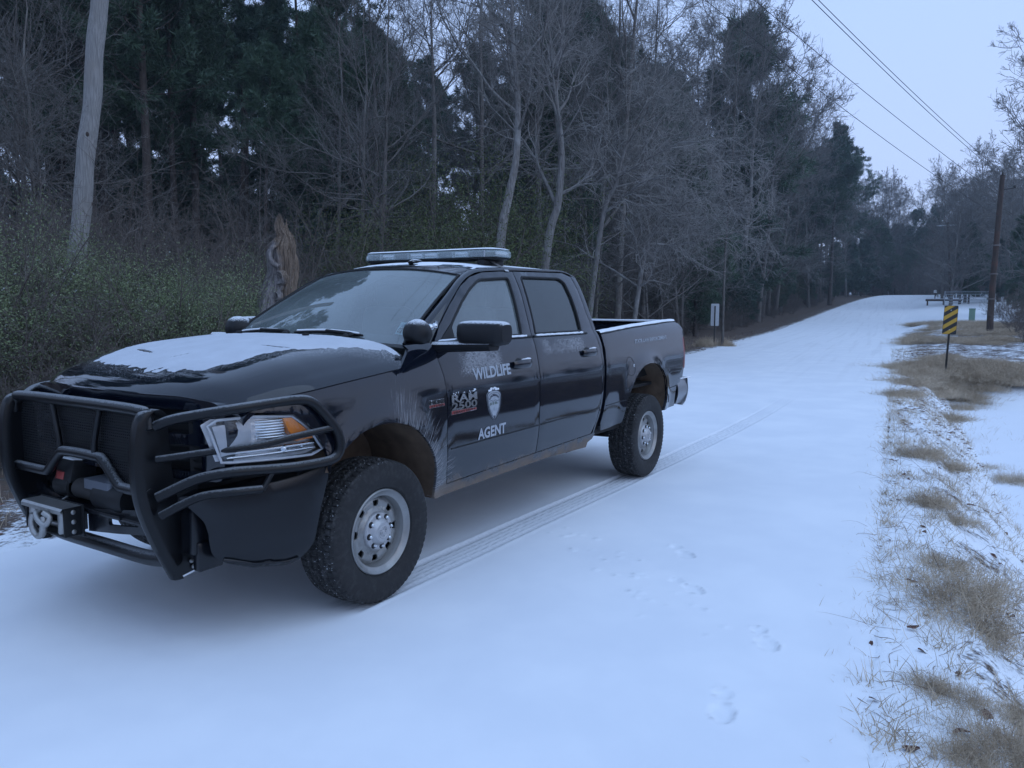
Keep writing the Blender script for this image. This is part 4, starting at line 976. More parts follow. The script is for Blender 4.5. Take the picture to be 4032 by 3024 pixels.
# fuel filler flap
fl = MB(); th = np.linspace(0, 2*np.pi, 40, endpoint=False)
fl.tube([(-3.325+.083*math.cos(t), float(SB(-3.325+.083*math.cos(t), 1.093+.083*math.sin(t)))-.001, 1.093+.083*math.sin(t)) for t in th], .003, 6, closed=True)
fl.build('fuel_flap', BLACK, BS[1]); MB().sphere((-3.392, float(SB(-3.39, 1.095))+.002, 1.097), (.012, .006, .014)).build('fuel_flap_catch', CHROME, BS[1], smooth=80)

# ---- roof, pillars, windshield
ROOFX = [-1.08, -1.2, -1.45, -1.9, -2.4, -2.66, -2.77]; ROOFZ = [1.885, 1.920, 1.950, 1.960, 1.950, 1.925, 1.880]
SIDEX = [-1.145, -1.35, -1.8, -2.3, -2.6, -2.77]; SIDEZ = [1.837, 1.890, 1.912, 1.918, 1.912, 1.865]
def roof_pt(u, s):
    a = abs(s); xf = -1.085-.06*a**2; xx = xf+(-2.775-xf)*u
    ye = np.interp(xx, [-2.78, -2.6, -1.5, -1.145], [.640, .642, .642, .660])
    zc = np.interp(xx, ROOFX[::-1], ROOFZ[::-1]); zs = np.interp(xx, SIDEX[::-1], SIDEZ[::-1])
    return (xx, ye*s, zc-(zc-zs)*a**2.6)
RG = np.array([[roof_pt(u, s) for s in np.linspace(-1, 1, 37)] for u in np.linspace(0, 1, 41)])
for _ in range(2): RG[1:-1, :, 2] = (RG[:-2, :, 2]+RG[1:-1, :, 2]*2+RG[2:, :, 2])/4
roof = MB().loft(RG).loft([RG[0], RG[0]-[-.01, 0, .02]]).build('roof', PAINT, TR, smooth=60)
# thin patchy snow on the roof
rs = []; rk = []
for i, u in enumerate(np.linspace(.05, .95, 90)):
    for j, s in enumerate(np.linspace(-.96, .99, 90)):
        p = np.array(roof_pt(u, s)); e = .16*fbm(p[0]*3, p[1]*3, 5)+.05*fbm(p[0]*14, p[1]*14, 2)+np.interp(u, [.05, .12, .25, .9, .95], [-.16, -.07, .08, .1, 0])+.05*(s > .3)
        t = min(1, max(0, (e+.02)/.06)); rk.append(e); rs.append((p[0], p[1], p[2]-.003+.011*t*t*(3-2*t)))
rk = np.array(rk).reshape(90, 90)
MB().add(rs, [[i*90+j, i*90+j+1, (i+1)*90+j+1, (i+1)*90+j] for i in range(89) for j in range(89) if rk[i:i+2, j:j+2].max() > -.03]).build('roof_snow', SNOW_THIN, TR, smooth=180)
A_in = smooth_line([(-.40, .802, 1.402), (-.62, .768, 1.540), (-.88, .722, 1.690), (-1.145, .660, 1.837), (-1.35, .642, 1.890), (-1.8, .642, 1.912), (-2.3, .642, 1.918), (-2.6, .642, 1.911), (-2.77, .640, 1.868)], 6)
A_out2 = smooth_line([(-.548, 1.412), (-.700, 1.536), (-.862, 1.653), (-1.052, 1.775), (-1.190, 1.835), (-1.363, 1.872), (-1.784, 1.896), (-2.300, 1.906), (-2.60, 1.909), (-2.765, 1.872)], 6)
def resamp(P, n):
    P = np.asarray(P); d = np.r_[0, np.cumsum(np.linalg.norm(np.diff(P, axis=0), axis=1))]; t = np.linspace(0, d[-1], n)
    return np.stack([np.interp(t, d, P[:, k]) for k in range(P.shape[1])], 1)
A1 = resamp(A_in, 50); A2 = np.array([mS(a, b) for a, b in resamp(A_out2, 50)])
rows = []
for p, q in zip(A1, A2):
    mid = (p+q)/2+np.array([.0, .010, .012]); rows.append([p+[0, -.012, -.012], p, (p+mid)/2+[0, .002, .003], mid, (q+mid)/2+[0, .003, .001], q, q+[0, -.02, 0]])
for s in (1, -1): MB().loft(rows).build('roof_pillar', PAINT, TR, flip_y=(s < 0), smooth=60)
bw = MB()                                                      # back wall of the cab with its window
bw.loft([[(-2.765+.0*y, y, z) for y in np.linspace(-.86, .86, 5)] for z in (.6, 1.42)]); bw.build('cab_back', PAINT, TR)
rows = [[(-2.775-.02*(1-(z-1.42)/.46), y*(.86-.22*(z-1.42)/.46), z) for y in (-1, -.8)] for z in np.linspace(1.42, 1.88, 4)]
cb = MB().loft(rows); cb.loft([[(p[0], -p[1], p[2]) for p in r] for r in rows]); cb.loft([[(-2.765, y, z) for y in np.linspace(-.66, .66, 5)] for z in (1.80, 1.885)]); cb.build('rear_window_frame', PAINT, TR)
MB().loft([[(-2.77, y*(.86-.22*(z-1.42)/.46), z) for y in np.linspace(-.82, .82, 5)] for z in (1.42, 1.81)]).build('rear_window', GLASS_PRIV, TR)
def ws_pt(t, s):
    b = np.array([-.33-.07*s*s, .802*s, 1.425-.023*s*s]); c = np.array([-1.085-.06*s*s, .660*s, 1.888-.051*abs(s)**2.4])
    return b+(c-b)*t+np.array([.0085, 0, .012])*math.sin(math.pi*t)
NT, NS = 26, 48
WG = np.array([[ws_pt(t, s) for s in np.linspace(-1, 1, NS+1)] for t in np.linspace(0, 1, NT+1)])
gm = MB(); Fg, Ff = [], []
for i in range(NT):
    for j in range(NS):
        t, s = (i+.5)/NT, (j+.5)/NS*2-1
        f = [i*(NS+1)+j, i*(NS+1)+j+1, (i+1)*(NS+1)+j+1, (i+1)*(NS+1)+j]
        Fg.append(f)
gm.add(WG.reshape(-1, 3), Fg)
ws = gm.build('windshield', GLASS_WS, TR, smooth=180)
def ws_off(t, s, o): return ws_pt(t, s)+np.array([.6, 0, .8])*o
def ws_map(a, b, off=0.0): return tuple(ws_off(b, a, -.006+off))
FRIT = simple('glass_frit', (.020, .020, .028), .5)
frit = MB()
outer = [(-1, 0), (1, 0), (1, 1), (-1, 1)]
inner = fillet([(-.95, .10), (.95, .10), (.945, .905), (.17, .905), (.115, .74), (-.115, .74), (-.17, .905), (-.945, .905)], [.05, .05, .06, .03, .03, .03, .03, .06])
sheet(frit, outer, ws_map, [inner], step=.06, skirt=0, lip=0); frit.build('frit_band', FRIT, ws, smooth=180)
for s in (1, -1):
    P = [ws_off(t, s*1.0, .004) for t in np.linspace(0, 1, 20)]; MB().tube(P, .009, 8).build('windshield_trim', BLACK, TR)
MB().tube([ws_off(1, s, .003) for s in np.linspace(-1, 1, 24)], .007, 8).build('windshield_trim', BLACK, TR)
cw = MB().loft([[(-.235-.085*s*s, .86*s, 1.432-.045*s*s) for s in np.linspace(-1, 1, 21)], [(-.355-.065*s*s, .85*s, 1.425-.025*s*s) for s in np.linspace(-1, 1, 21)]])
cw.build('cowl', BLACK, TR, smooth=60)
# wipers
def wiper(s0, s1, piv):
    arm = [np.array(ws_pt(.0, piv))+[.02, 0, .02], ws_off(.035, piv*.75+s1*.25, .03), ws_off(.055, (s0+s1)/2, .03)]
    m = MB().tube(smooth_line(arm, 6), .010, 8).sphere(arm[0], .024)
    m.tube([ws_off(.045+.02*math.sin(3.1*k), s0+(s1-s0)*k, .014) for k in np.linspace(0, 1, 14)], [.006]+[.011]*12+[.006], 8)
    w = m.build('wiper', BLACK, TR, smooth=60)
    MB().tube([ws_off(.050+.02*math.sin(3.1*k), s0+(s1-s0)*k, .024+.003*fbm(k*20, s0)) for k in np.linspace(.05, .95, 20)], .007, 6).build('wiper_snow', SNOW_THIN, w, smooth=80)
wiper(-.10, .62, .50); wiper(-.85, -.22, -.15)
# inspection sticker
def text_mesh(txt, size, xs=1.0, bold=0.0, ext=0.0, align='LEFT', space=1.0):
    cu = bpy.data.curves.new('lettering', 'FONT'); cu.body = txt; cu.size = size; cu.offset = bold; cu.extrude = ext; cu.align_x = align; cu.space_character = space; cu.resolution_u = 4
    o = bpy.data.objects.new('lettering', cu); COL.objects.link(o); bpy.context.view_layer.update()
    me = bpy.data.meshes.new_from_object(o.evaluated_get(bpy.context.evaluated_depsgraph_get()))
    bpy.data.objects.remove(o); bpy.data.curves.remove(cu)
    V = np.array([v.co[:] for v in me.vertices])*[xs, 1, 1]; F = [list(p.vertices) for p in me.polygons]; bpy.data.meshes.remove(me)
    return V, F
LBLUE = simple('sticker_blue', (.30, .52, .60), .6)
def quad_on(fn, a0, a1, b0, b1): return [fn(a0, b0), fn(a1, b0), fn(a1, b1), fn(a0, b1)]
stk = MB().add([ws_off(t, s, -.012) for s, t in ((.845, .13), (.925, .125), (.905, .27), (.825, .275))], [[0, 1, 2, 3]]).build('inspection_sticker', LBLUE, ws)
V, F = text_mesh('02', .040, 1.0, .002)
MB().add([ws_off(.145+v[1]*2.0, .852+v[0]*1.1, -.008) for v in V], F).build('sticker_print', BLACK, ws, smooth=0)
V, F = text_mesh('LA', .028, 1.0, .002)
MB().add([ws_off(.215+v[1]*2.0, .856+v[0]*1.1, -.008) for v in V], F).build('sticker_print', simple('sticker_navy', (.05, .14, .25), .6), ws, smooth=0)
# cabin
MB().box((-.72, 0, 1.30), (.46, 1.50, .20), bev=.06).build('dashboard', INTR, TR, smooth=60)
st = MB().tube([(-1.0+.07*math.sin(t), .38+.19*math.cos(t), 1.36+.175*math.sin(t)) for t in np.linspace(0, 2*np.pi, 28, endpoint=False)], .015, 8, closed=True)
st.tube([(-.99, .20, 1.36), (-.95, .38, 1.35), (-.99, .56, 1.36)], .014, 8).build('steering_wheel', BLACK, TR)
for sy in (.40, -.40):
    se = MB().box((-1.35, sy, 1.02), (.52, .50, .16), bev=.05).box((-1.58, sy, 1.34), (.14, .48, .58), bev=.06, rot=Matrix.Rotation(math.radians(-12), 3, 'Y')).box((-1.65, sy, 1.70), (.09, .26, .18), bev=.04)
    se.build('seat', INTR, TR, smooth=60)
MB().box((-2.45, 0, 1.30), (.16, 1.36, .62), bev=.05).build('rear_bench', INTR, TR, smooth=60)
MB().box((-1.65, 0, .80), (2.1, 1.70, .10)).build('cab_floor', DARK, TR)
MB().box((-.95, -.12, 1.745), (.03, .26, .075), bev=.015).build('rear_view_mirror', BLACK, TR)
MB().loft([[(a, y, float(np.interp(a, ROOFX[::-1], ROOFZ[::-1]))-.04-.05*(abs(y)/.6)**2) for y in np.linspace(-.62, .62, 9)] for a in np.linspace(-1.12, -2.7, 8)]).build('headliner', INTR, TR, smooth=60)

# ---- roof light bar
LB = MB()
def bar_ring(z, g): return [(-1.555-g, -.56, z), (-1.565-g, .56, z), (-1.64, .655-g, z), (-1.80, .660-g, z), (-1.87+g, .57, z), (-1.86+g, -.57, z), (-1.80, -.655+g, z), (-1.64, -.650+g, z)]
FLAT = lambda P, n=8: dens(P, .2)
rings = [bar_ring(z, g) for z, g in ((1.988, .012), (1.995, 0), (2.028, .003), (2.043, .02), (2.046, .05))]
lbm = MB().loft([r+[r[0]] for r in rings]).add(rings[-1], [list(range(8))]).add(rings[0], [list(range(8))[::-1]])
lb = lbm.build('light_bar', BARLENS, TR, smooth=30)
lbs = MB().add([(p[0]+ (0.005 if p[0] > -1.7 else -.005)*0, p[1], 2.047) for p in bar_ring(0, .012)]+[(p[0], p[1], 2.058) for p in bar_ring(0, .05)], [[i, (i+1) % 8, 8+(i+1) % 8, 8+i] for i in range(8)]+[list(range(8, 16))]).build('light_bar_snow', SNOW_THIN, lb, smooth=60)
bt = [bar_ring(z, g) for z, g in ((1.972, .05), (1.976, .02), (1.986, .012), (1.988, .015))]
MB().loft([r+[r[0]] for r in bt]).add(bt[0], [list(range(8))[::-1]]).add(bt[-1], [list(range(8))]).build('light_bar_base', BLACK, lb, smooth=30)
for k in range(8):                                              # lamp modules behind the clear lens
    y = -.50+.143*k; lit = k in (1, 3, 4, 6)
    md = MB().box((-1.585, y, 2.012), (.02, .125, .042), bev=.012)
    md.build('lamp_module', CHROME if lit else simple('lamp_dark', (.03, .035, .05), .3), lb)
    MB().box((-1.574, y+.0715, 2.012), (.012, .006, .046)).build('lamp_divider', WHITE, lb)
for k in range(5): MB().box((-1.85, -.48+.24*k, 2.012), (.02, .2, .042), bev=.012).build('lamp_module', CHROME, lb)
for s in (1, -1):
    MB().box((-1.72, s*.63, 2.012), (.17, .02, .040), bev=.008).build('lamp_module', CHROME, lb)
    MB().box((-1.72, s*.53, 1.950), (.26, .07, .05), bev=.012).build('light_bar_foot', BLACK, lb)
    stp = MB().loft([[(-1.66, s*.56, 1.962), (-1.71, s*.56, 1.962)], [(-1.67, s*.645, 1.918), (-1.72, s*.645, 1.918)], [(-1.675, s*.672, 1.905), (-1.725, s*.672, 1.905)], [(-1.68, s*.690, 1.886), (-1.73, s*.690, 1.886)]])
    stp.build('light_bar_strap', simple('strap_steel', (.55, .55, .55), .4, .6), lb)
an = MB().sphere((-1.42, .06, 1.955), (.075, .030, .022)).box((-1.42, .06, 1.95), (.13, .055, .02), bev=.008); an.build('roof_antenna', CAPS, TR, smooth=60)

# ---- side mirrors and pillar spotlights
for s in (1, -1):
    m = MB(); rows = []
    for k in np.linspace(0, 1, 15):                             # head: rounded block, wider than tall
        y = 1.045+.305*k; e = (1-abs(2*k-1)**5)**.4 if 0 < k < 1 else .25
        cz = 1.472; hz = .074*(.62+.38*e); hx = .085*(.5+.5*e); ring = []
        for t in np.linspace(0, 2*np.pi, 20, endpoint=False):
            c, q = math.cos(t), math.sin(t); ring.append((-.650-.03*k+hx*np.sign(c)*abs(c)**.6, y, cz+hz*np.sign(q)*abs(q)**.5))
        rows.append(ring)
    m.loft(rows, closed=True).add(rows[0], [list(range(20))[::-1]]).add(rows[-1], [list(range(20))])
    mh = m.build('side_mirror', CAPS, FD[s], flip_y=(s < 0), smooth=60)
    a = MB(); rows = []
    for k in np.linspace(0, 1, 8):
        y = .875+.40*k; hz = .033-.006*k; hx = .075-.02*k; zc = 1.382+.016*k
        rows.append([(-.635-.02*k+hx*c, y, zc+hz*q) for c, q in ((1, -.4), (1, .5), (.7, 1), (-.7, 1), (-1, .5), (-1, -.4), (-.7, -1), (.7, -1))])
    a.loft(rows, closed=True).add(rows[-1], [list(range(8))]); a.build('mirror_arm', CAPS, FD[s], flip_y=(s < 0), smooth=50)
    mgl = MB().box((-.745, 1.20, 1.472), (.012, .25, .118), bev=.02).build('mirror_glass', CHROME, FD[s], flip_y=(s < 0))
    if s < 0:                                                   # the far mirror is folded back against the door
        piv = Matrix.Translation((-.66, -1.0, 0)) @ Matrix.Rotation(math.radians(-68), 4, 'Z') @ Matrix.Translation((.66, 1.03, 0))
        for q_ in (mh, mgl): q_.data.transform(piv)
    sn = MB().loft([[(-.60-.06*v, .90+.13*u, 1.418+.012*u+.010*math.sin(math.pi*v)) for v in np.linspace(0, 1, 5)] for u in np.linspace(0, 1, 8)]); sn.build('mirror_arm_snow', SNOW_THIN, FD[s], flip_y=(s < 0), smooth=80)
    sp = MB(); R = Matrix.Rotation(math.radians(20), 3, 'Z')
    prof = [(-.088, .0), (-.085, .03), (-.07, .058), (-.04, .079), (0, .088), (.03, .086), (.05, .080), (.055, .082), (.062, .078), (.064, 0)]
    sp.lathe([(a_, r_) for a_, r_ in prof], axis='x', n=32)
    o = sp.build('spotlight', CAPS, TR, smooth=50, flip_y=False); o.location = (-.500, s*.822, 1.466); o.rotation_euler = (0, math.radians(8), math.radians(180+25*s))
    br = MB().tube([(-.575, .825, 1.490), (-.63, .835, 1.500), (-.690, .820, 1.505)], .013, 10).sphere((-.605, .838, 1.500), .024).sphere((-.650, .838, 1.508), .021).tube([(-.66, .838, 1.50), (-.655, .845, 1.540)], .010, 8)
    br.build('spotlight_bracket', CHROME, TR, flip_y=(s < 0), smooth=60)
    MB().tube(smooth_line([(-.56, .812, 1.44), (-.60, .83, 1.405), (-.63, .86, 1.395)], 5), .005, 6).build('spotlight_cable', BLACK, TR, flip_y=(s < 0))

# ---- front: grille shell, headlights, bumper
def X_f(y, z): return 1.005-.105*(abs(y)/.75)**2.3-.03*max(0, (1.0-z))*0
def mF(a, b, off=0.0): return (X_f(a, b)+off, a, b)
gr_out = fillet([(-.80, .82), (.80, .82), (.845, 1.06), (.80, 1.185), (.60, 1.212), (0, 1.216), (-.60, 1.212), (-.80, 1.185), (-.845, 1.06)], [.03, .03, .05, .05, .05, .05, .05, .05, .05])
def hole(x0, x1, z0, z1, t=0.0): return fillet([(x0, z0), (x1, z0), (x1+t, z1), (x0, z1)], .025)
gh = [hole(.05, .66, 1.035, 1.150), [(-a, b) for a, b in hole(.05, .66, 1.035, 1.150)][::-1], hole(.05, .70, .86, .985), [(-a, b) for a, b in hole(.05, .70, .86, .985)][::-1]]
grille = sheet(MB(), gr_out, mF, gh, step=.06, skirt=.06).build('grille', PAINT, TR, smooth=40)
gmh = MB()
for k in range(9): 
    z = .87+.035*k; gmh.loft([[(X_f(y, z)-.03, y, z-.006) for y in np.linspace(-.72, .72, 15)], [(X_f(y, z)-.022, y, z+.006) for y in np.linspace(-.72, .72, 15)]])
gmh.build('grille_insert', BLACK, grille)
MB().loft([[(X_f(y, z)-.07, y, z) for y in np.linspace(-.78, .78, 13)] for z in (.82, 1.2)]).build('radiator_screen', DARK, TR)
# headlights: lens over a silver bowl, projector, amber marker
hl = [(.928, 1.090), (.895, 1.114), (.755, 1.117), (.570, 1.103), (.520, 1.065), (.468, 1.016), (.412, .922), (.475, .900), (.847, .914), (.887, .919)]
def HLS(a, b, off=0.0):
    return (a+.02*max(0, (a-.8)/.12), float(S(min(a, .93), b))-.012+off, b)
REFL = simple('reflector', (.52, .53, .55), .22, .45, var=.30, scale=30, bump=.5); SILV = simple('silver_bezel', (.40, .41, .43), .35, .35, var=.12, scale=20)
AMB = simple('amber_lens', (.62, .17, .015), .25, coat=.6, var=.25, scale=60)
for s in (1, -1):
    h = sheet(MB(), hl, HLS, step=.05, skirt=.02, lip=.004).build('headlight', LENS, TR, flip_y=(s < 0), smooth=60)
    body = sheet(MB(), hl, lambda a, b, off=0.0: HLS(a, b, -.050-.015*math.sin((a-.4)*14)+off), step=.045, skirt=0).build('headlight_reflector', REFL, h, flip_y=(s < 0), smooth=30)
    bz = MB(); rim = [HLS(a, b, -.012) for a, b in dens(hl, .04)]; rin = [HLS(a, b, -.085) for a, b in dens(grow(hl, -.004), .04)][:len(rim)]
    bz.tube(rim, .007, 6, closed=True); bz.build('headlight_bezel', SILV, h, flip_y=(s < 0))
    # inner low-beam box: a big plain silver wedge towards the grille
    wd = MB(); q = [(.912, 1.085), (.745, 1.100), (.725, 1.020), (.760, .965), (.885, .945)]
    sheet(wd, q, lambda a, b, off=0.0: HLS(a, b, -.014-.03*(.9-a)/.2+off), step=.05, skirt=.04); wd.build('headlight_wedge', SILV, h, flip_y=(s < 0), smooth=40)
    # ribbed upper bowl
    rb_ = MB()
    for k in range(7):
        z = 1.010+.013*k; P = [HLS(a, z, -.036+.012*math.sin((a-.58)/.14*3.1)) for a in np.linspace(.735, .605, 8)]; rb_.tube(P, .0055, 6)
    rb_.build('reflector_rib', CHROME, h, flip_y=(s < 0), smooth=60)
    am = [(.612, 1.096), (.568, 1.094), (.500, 1.038), (.452, .982), (.548, .978), (.590, 1.033)]
    sheet(MB(), am, lambda a, b, off=0.0: HLS(a, b, -.016+off), step=.04, skirt=.04).build('amber_marker', AMB, h, flip_y=(s < 0), smooth=40)
    MB().lathe([(-.02, .0), (.0, .022), (.01, .024), (.02, .020), (.025, .0)], 'y', HLS(.60, .945, -.05), 18).build('bulb', CHROME, h, flip_y=(s < 0), smooth=60)
    MB().lathe([(.0, .012), (.01, .013), (.02, 0)], 'y', HLS(.505, .945, -.05), 14).build('bulb', CHROME, h, flip_y=(s < 0), smooth=60)
    MB().tube([HLS(a, .955, -.035) for a in np.linspace(.86, .44, 12)], .009, 6).tube([HLS(a, .932, -.032) for a in np.linspace(.86, .44, 12)], .006, 6).build('reflector_rib', CHROME, h, flip_y=(s < 0), smooth=60)
    # dark recess between headlight and grille
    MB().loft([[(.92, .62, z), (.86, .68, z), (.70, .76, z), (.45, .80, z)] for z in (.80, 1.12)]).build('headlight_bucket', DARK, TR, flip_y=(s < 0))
# wrap-round steel bumper wings: outline (u along plan path, z)
PP = np.array([(1.06, .60), (1.02, .69), (.94, .78), (.85, .845), (.70, .895), (.55, .94), (.36, .985)]); PU = np.r_[0, np.cumsum(np.linalg.norm(np.diff(PP, axis=0), axis=1))]
PPs = smooth_line(PP, 8); PUs = np.r_[0, np.cumsum(np.linalg.norm(np.diff(PPs, axis=0), axis=1))]
def mW(a, b, off=0.0):
    x_ = np.interp(a, PUs, PPs[:, 0]); y_ = np.interp(a, PUs, PPs[:, 1]); x2 = np.interp(a+.01, PUs, PPs[:, 0]); y2 = np.interp(a+.01, PUs, PPs[:, 1])
    n = np.array([-(y2-y_), (x2-x_)]); n = -n/(np.linalg.norm(n)+1e-9); n = n if n[1] > 0 or n[0] > 0 else -n
    tuck = -.05*max(0, (.50-b)/.14)**2
    return (x_+n[0]*(off+tuck), y_+n[1]*(off+tuck), b)
def uw(xv): return float(np.interp(-xv, -PPs[:, 0], PUs))
wing = fillet([(uw(1.03), .765), (uw(.94), .770), (uw(.86), .782), (uw(.72), .790), (uw(.56), .805), (uw(.388), .838), (uw(.391), .772), (uw(.435), .624), (uw(.476), .443), (uw(.545), .365), (uw(.609), .357), (uw(.762), .387), (uw(.893), .440), (uw(.938), .482), (uw(.955), .640)], [.02, .02, .02, .02, .02, .02, .02, .02, .05, .04, .02, .02, .02, .03, .03])
WING = simple('bumper_paint', (.0035, .0042, .0065), .24, bump=.03, scale=300); WING.node_tree.nodes['Principled BSDF'].inputs['Specular IOR Level'].default_value = .42
for s in (1, -1):
    w = sheet(MB(), wing, mW, step=.05, skirt=.03, lip=.006).build('bumper_wing', WING, TR, flip_y=(s < 0), smooth=45)
    MB().tube([mW(a, b, .004) for a, b in zip(np.linspace(uw(.90), uw(.55), 14), np.interp(np.linspace(uw(.90), uw(.55), 14), [uw(.893), uw(.762), uw(.609), uw(.545)], [.462, .412, .384, .392]))], .006, 6).build('bumper_lip', WING, w, flip_y=(s < 0), smooth=60)
    # upper ledge of the wing
    MB().loft([[mW(a, float(np.interp(a, [.1, uw(.86), uw(.56), uw(.37)], [.762, .780, .803, .838])), o) for o in (0, -.08, -.16)] for a in np.linspace(.08, uw(.39), 16)]).build('bumper_ledge', WING, w, flip_y=(s < 0), smooth=60)
# bumper channel between the uprights, with a slot either side
ch = MB()
for s in (1, -1):
    sheet(ch, [(.02, .515), (.56, .565), (.56, .685), (.02, .632)] if s > 0 else [(-.56, .565), (-.02, .515), (-.02, .632), (-.56, .685)], lambda a, b, off=0.0: (1.085-.05*(abs(a)/.6)**2+off, a, b),
          [fillet([(s*.19, .570), (s*.41, .588), (s*.41, .622), (s*.19, .604)], .012)] if s > 0 else [fillet([(-.41, .588), (-.19, .570), (-.19, .604), (-.41, .622)], .012)], step=.06, skirt=.02)
ch.box((.99, 0, .62), (.20, 1.10, .02), bev=.005).build('bumper_channel', WING, TR, smooth=40)
lt = MB()
for k in range(7): lt.box((1.082, .115+.017*k, .612+.0018*k), (.004, .009, .020)); lt.box((1.082, .117+.017*k, .612+.0018*k+(.006 if k % 2 else -.006)), (.004, .014, .004))
lt.build('stamped_mark', DARK, TR)

# ---- grille guard (uprights, bars, mesh)
GG = thing('grille_guard', '', 'x'); del GG['label']; del GG['category']; GG.parent = TR
UC = smooth_line([(1.035, 1.135), (1.075, 1.165), (1.118, 1.145), (1.143, 1.08), (1.156, .98), (1.158, .85), (1.145, .75), (1.118, .655), (1.066, .523), (.987, .358)], 6)
def upright_in(z): return float(np.interp(z, [.366, .439, .649, .887, 1.073, 1.15], [.871, .903, .962, 1.000, 1.010, 1.03]))
for s in (1, -1):
    t = MB(); y = .590; rows = [[(p[0]+dx, y+dy, p[1]) for dx, dy in ((-.012, -.030), (.012, -.030), (.030, -.022), (.036, 0), (.030, .022), (.012, .030), (-.012, .030))] for p in UC]
    t.loft(rows, closed=True).add(rows[-1], [list(range(7))])
    plate = [(p[0], p[1]) for p in UC[4:]]+[(.880, .372), (.903, .439), (.962, .649), (1.000, .887), (1.010, 1.073), (1.03, 1.13)]
    sheet(t, plate, lambda a, b, off=0.0: (a, y+.006+off, b), step=.06, skirt=.012, lip=0)
    t.build('guard_upright', GUARD, GG, flip_y=(s < 0), smooth=50)
    bo = MB()
    for bx, bz in ((.922, .425), (.912, .395)): bo.sphere((bx, y+.014, bz), (.011, .008, .011))
    bo.build('upright_bolt', SILVER, GG, flip_y=(s < 0), smooth=60)
    sheet(MB(), [(.868, .372), (.987, .352), (.990, .360), (.870, .380)], lambda a, b, off=0.0: (a, y+.010+off, b), step=.05, skirt=.02).build('upright_snow', SNOW_THIN, GG, flip_y=(s < 0))
    loop = [(1.085, .612, 1.09), (1.045, .67, 1.118), (.980, .740, 1.137), (.853, .855, 1.161), (.664, .904, 1.174), (.55, .950, 1.181), (.500, .972, 1.170), (.449, .986, 1.129), (.362, 1.006, 1.017), (.340, 1.011, .940), (.352, 1.008, .892), (.404, .998, .865), (.564, .946, .856), (.72, .892, .862), (.840, .858, .870), (.92, .80, .862), (.987, .733, .839), (1.095, .622, .768)]
    MB().tube(smooth_line(loop, 7), .024, 12).build('headlight_hoop', GUARD, GG, flip_y=(s < 0), smooth=60)
    mid = [(1.09, .622, .942), (1.01, .71, .957), (.934, .782, .969), (.747, .882, .980), (.561, .947, 1.006), (.375, 1.004, 1.027)]
    MB().tube(smooth_line(mid, 7), .0165, 10).build('guard_bar', GUARD, GG, flip_y=(s < 0), smooth=60)
    low = [(1.088, .632, .683), (1.014, .706, .737), (.954, .768, .768), (.862, .850, .777), (.738, .896, .772)]
    MB().tube(smooth_line(low, 7), .020, 10).tube([(.735, .898, .772), (.682, .905, .845)], .013, 8).build('guard_bar', GUARD, GG, flip_y=(s < 0), smooth=60)
    brk = MB().box((.90, .66, .60), (.16, .10, .24), bev=.01).box((.90, .70, .47), (.13, .05, .14), bev=.01); brk.build('guard_mount', WING, GG, flip_y=(s < 0))
top = smooth_line([(1.105, -.60, 1.075), (1.105, -.575, 1.135), (1.105, -.51, 1.158), (1.108, 0, 1.163), (1.105, .51, 1.158), (1.105, .575, 1.135), (1.105, .60, 1.075)], 8)
MB().tube(top, .027, 12).build('guard_crossbar', GUARD, GG, smooth=60)
bx = smooth_line([(1.11, -.60, .785), (1.11, -.33, .785), (1.11, -.27, .80), (1.11, -.16, .892), (1.11, -.09, .910), (1.11, .16, .910), (1.11, .23, .895), (1.11, .34, .800), (1.11, .40, .785), (1.11, .60, .785)], 5)
MB().tube(bx, .024, 12).build('guard_crossbar', GUARD, GG, smooth=60)
for s in (1, -1): MB().tube(smooth_line([(1.108, s*.215, 1.150), (1.112, s*.165, .99), (1.11, s*.158, .93), (1.11, s*.165, .905)], 5), .0155, 10).build('guard_strut', GUARD, GG, smooth=60)
# punched screen: staggered bars make real holes
sc = MB(); pitch = .0165
def screen_low(y): return float(np.interp(abs(y), [0, .16, .23, .34, .6], [.91, .91, .895, .795, .785]))
ys = np.arange(-.57, .571, pitch)
for k, y in enumerate(ys): sc.box((1.085, y, (screen_low(y)+1.14)/2), (.002, .0075, 1.14-screen_low(y)))
for z in np.arange(.80, 1.14, pitch*.8):
    segs = [(-.575, .575)] if z > .905 else [(-.575, -(.23+(.895-z)*1.1)), (.23+(.895-z)*1.1, .575)]
    for a, b_ in segs: sc.box((1.086, (a+b_)/2, z), (.002, b_-a, .006))
sc.build('guard_screen', BLACK, GG, smooth=0, kind='stuff')
MB().tube(smooth_line([(1.0, -.60, .455), (1.005, -.40, .425), (1.01, 0, .425), (1.005, .40, .425), (1.0, .60, .455)], 8), .036, 14).build('guard_lower_tube', GUARD, GG, smooth=60)

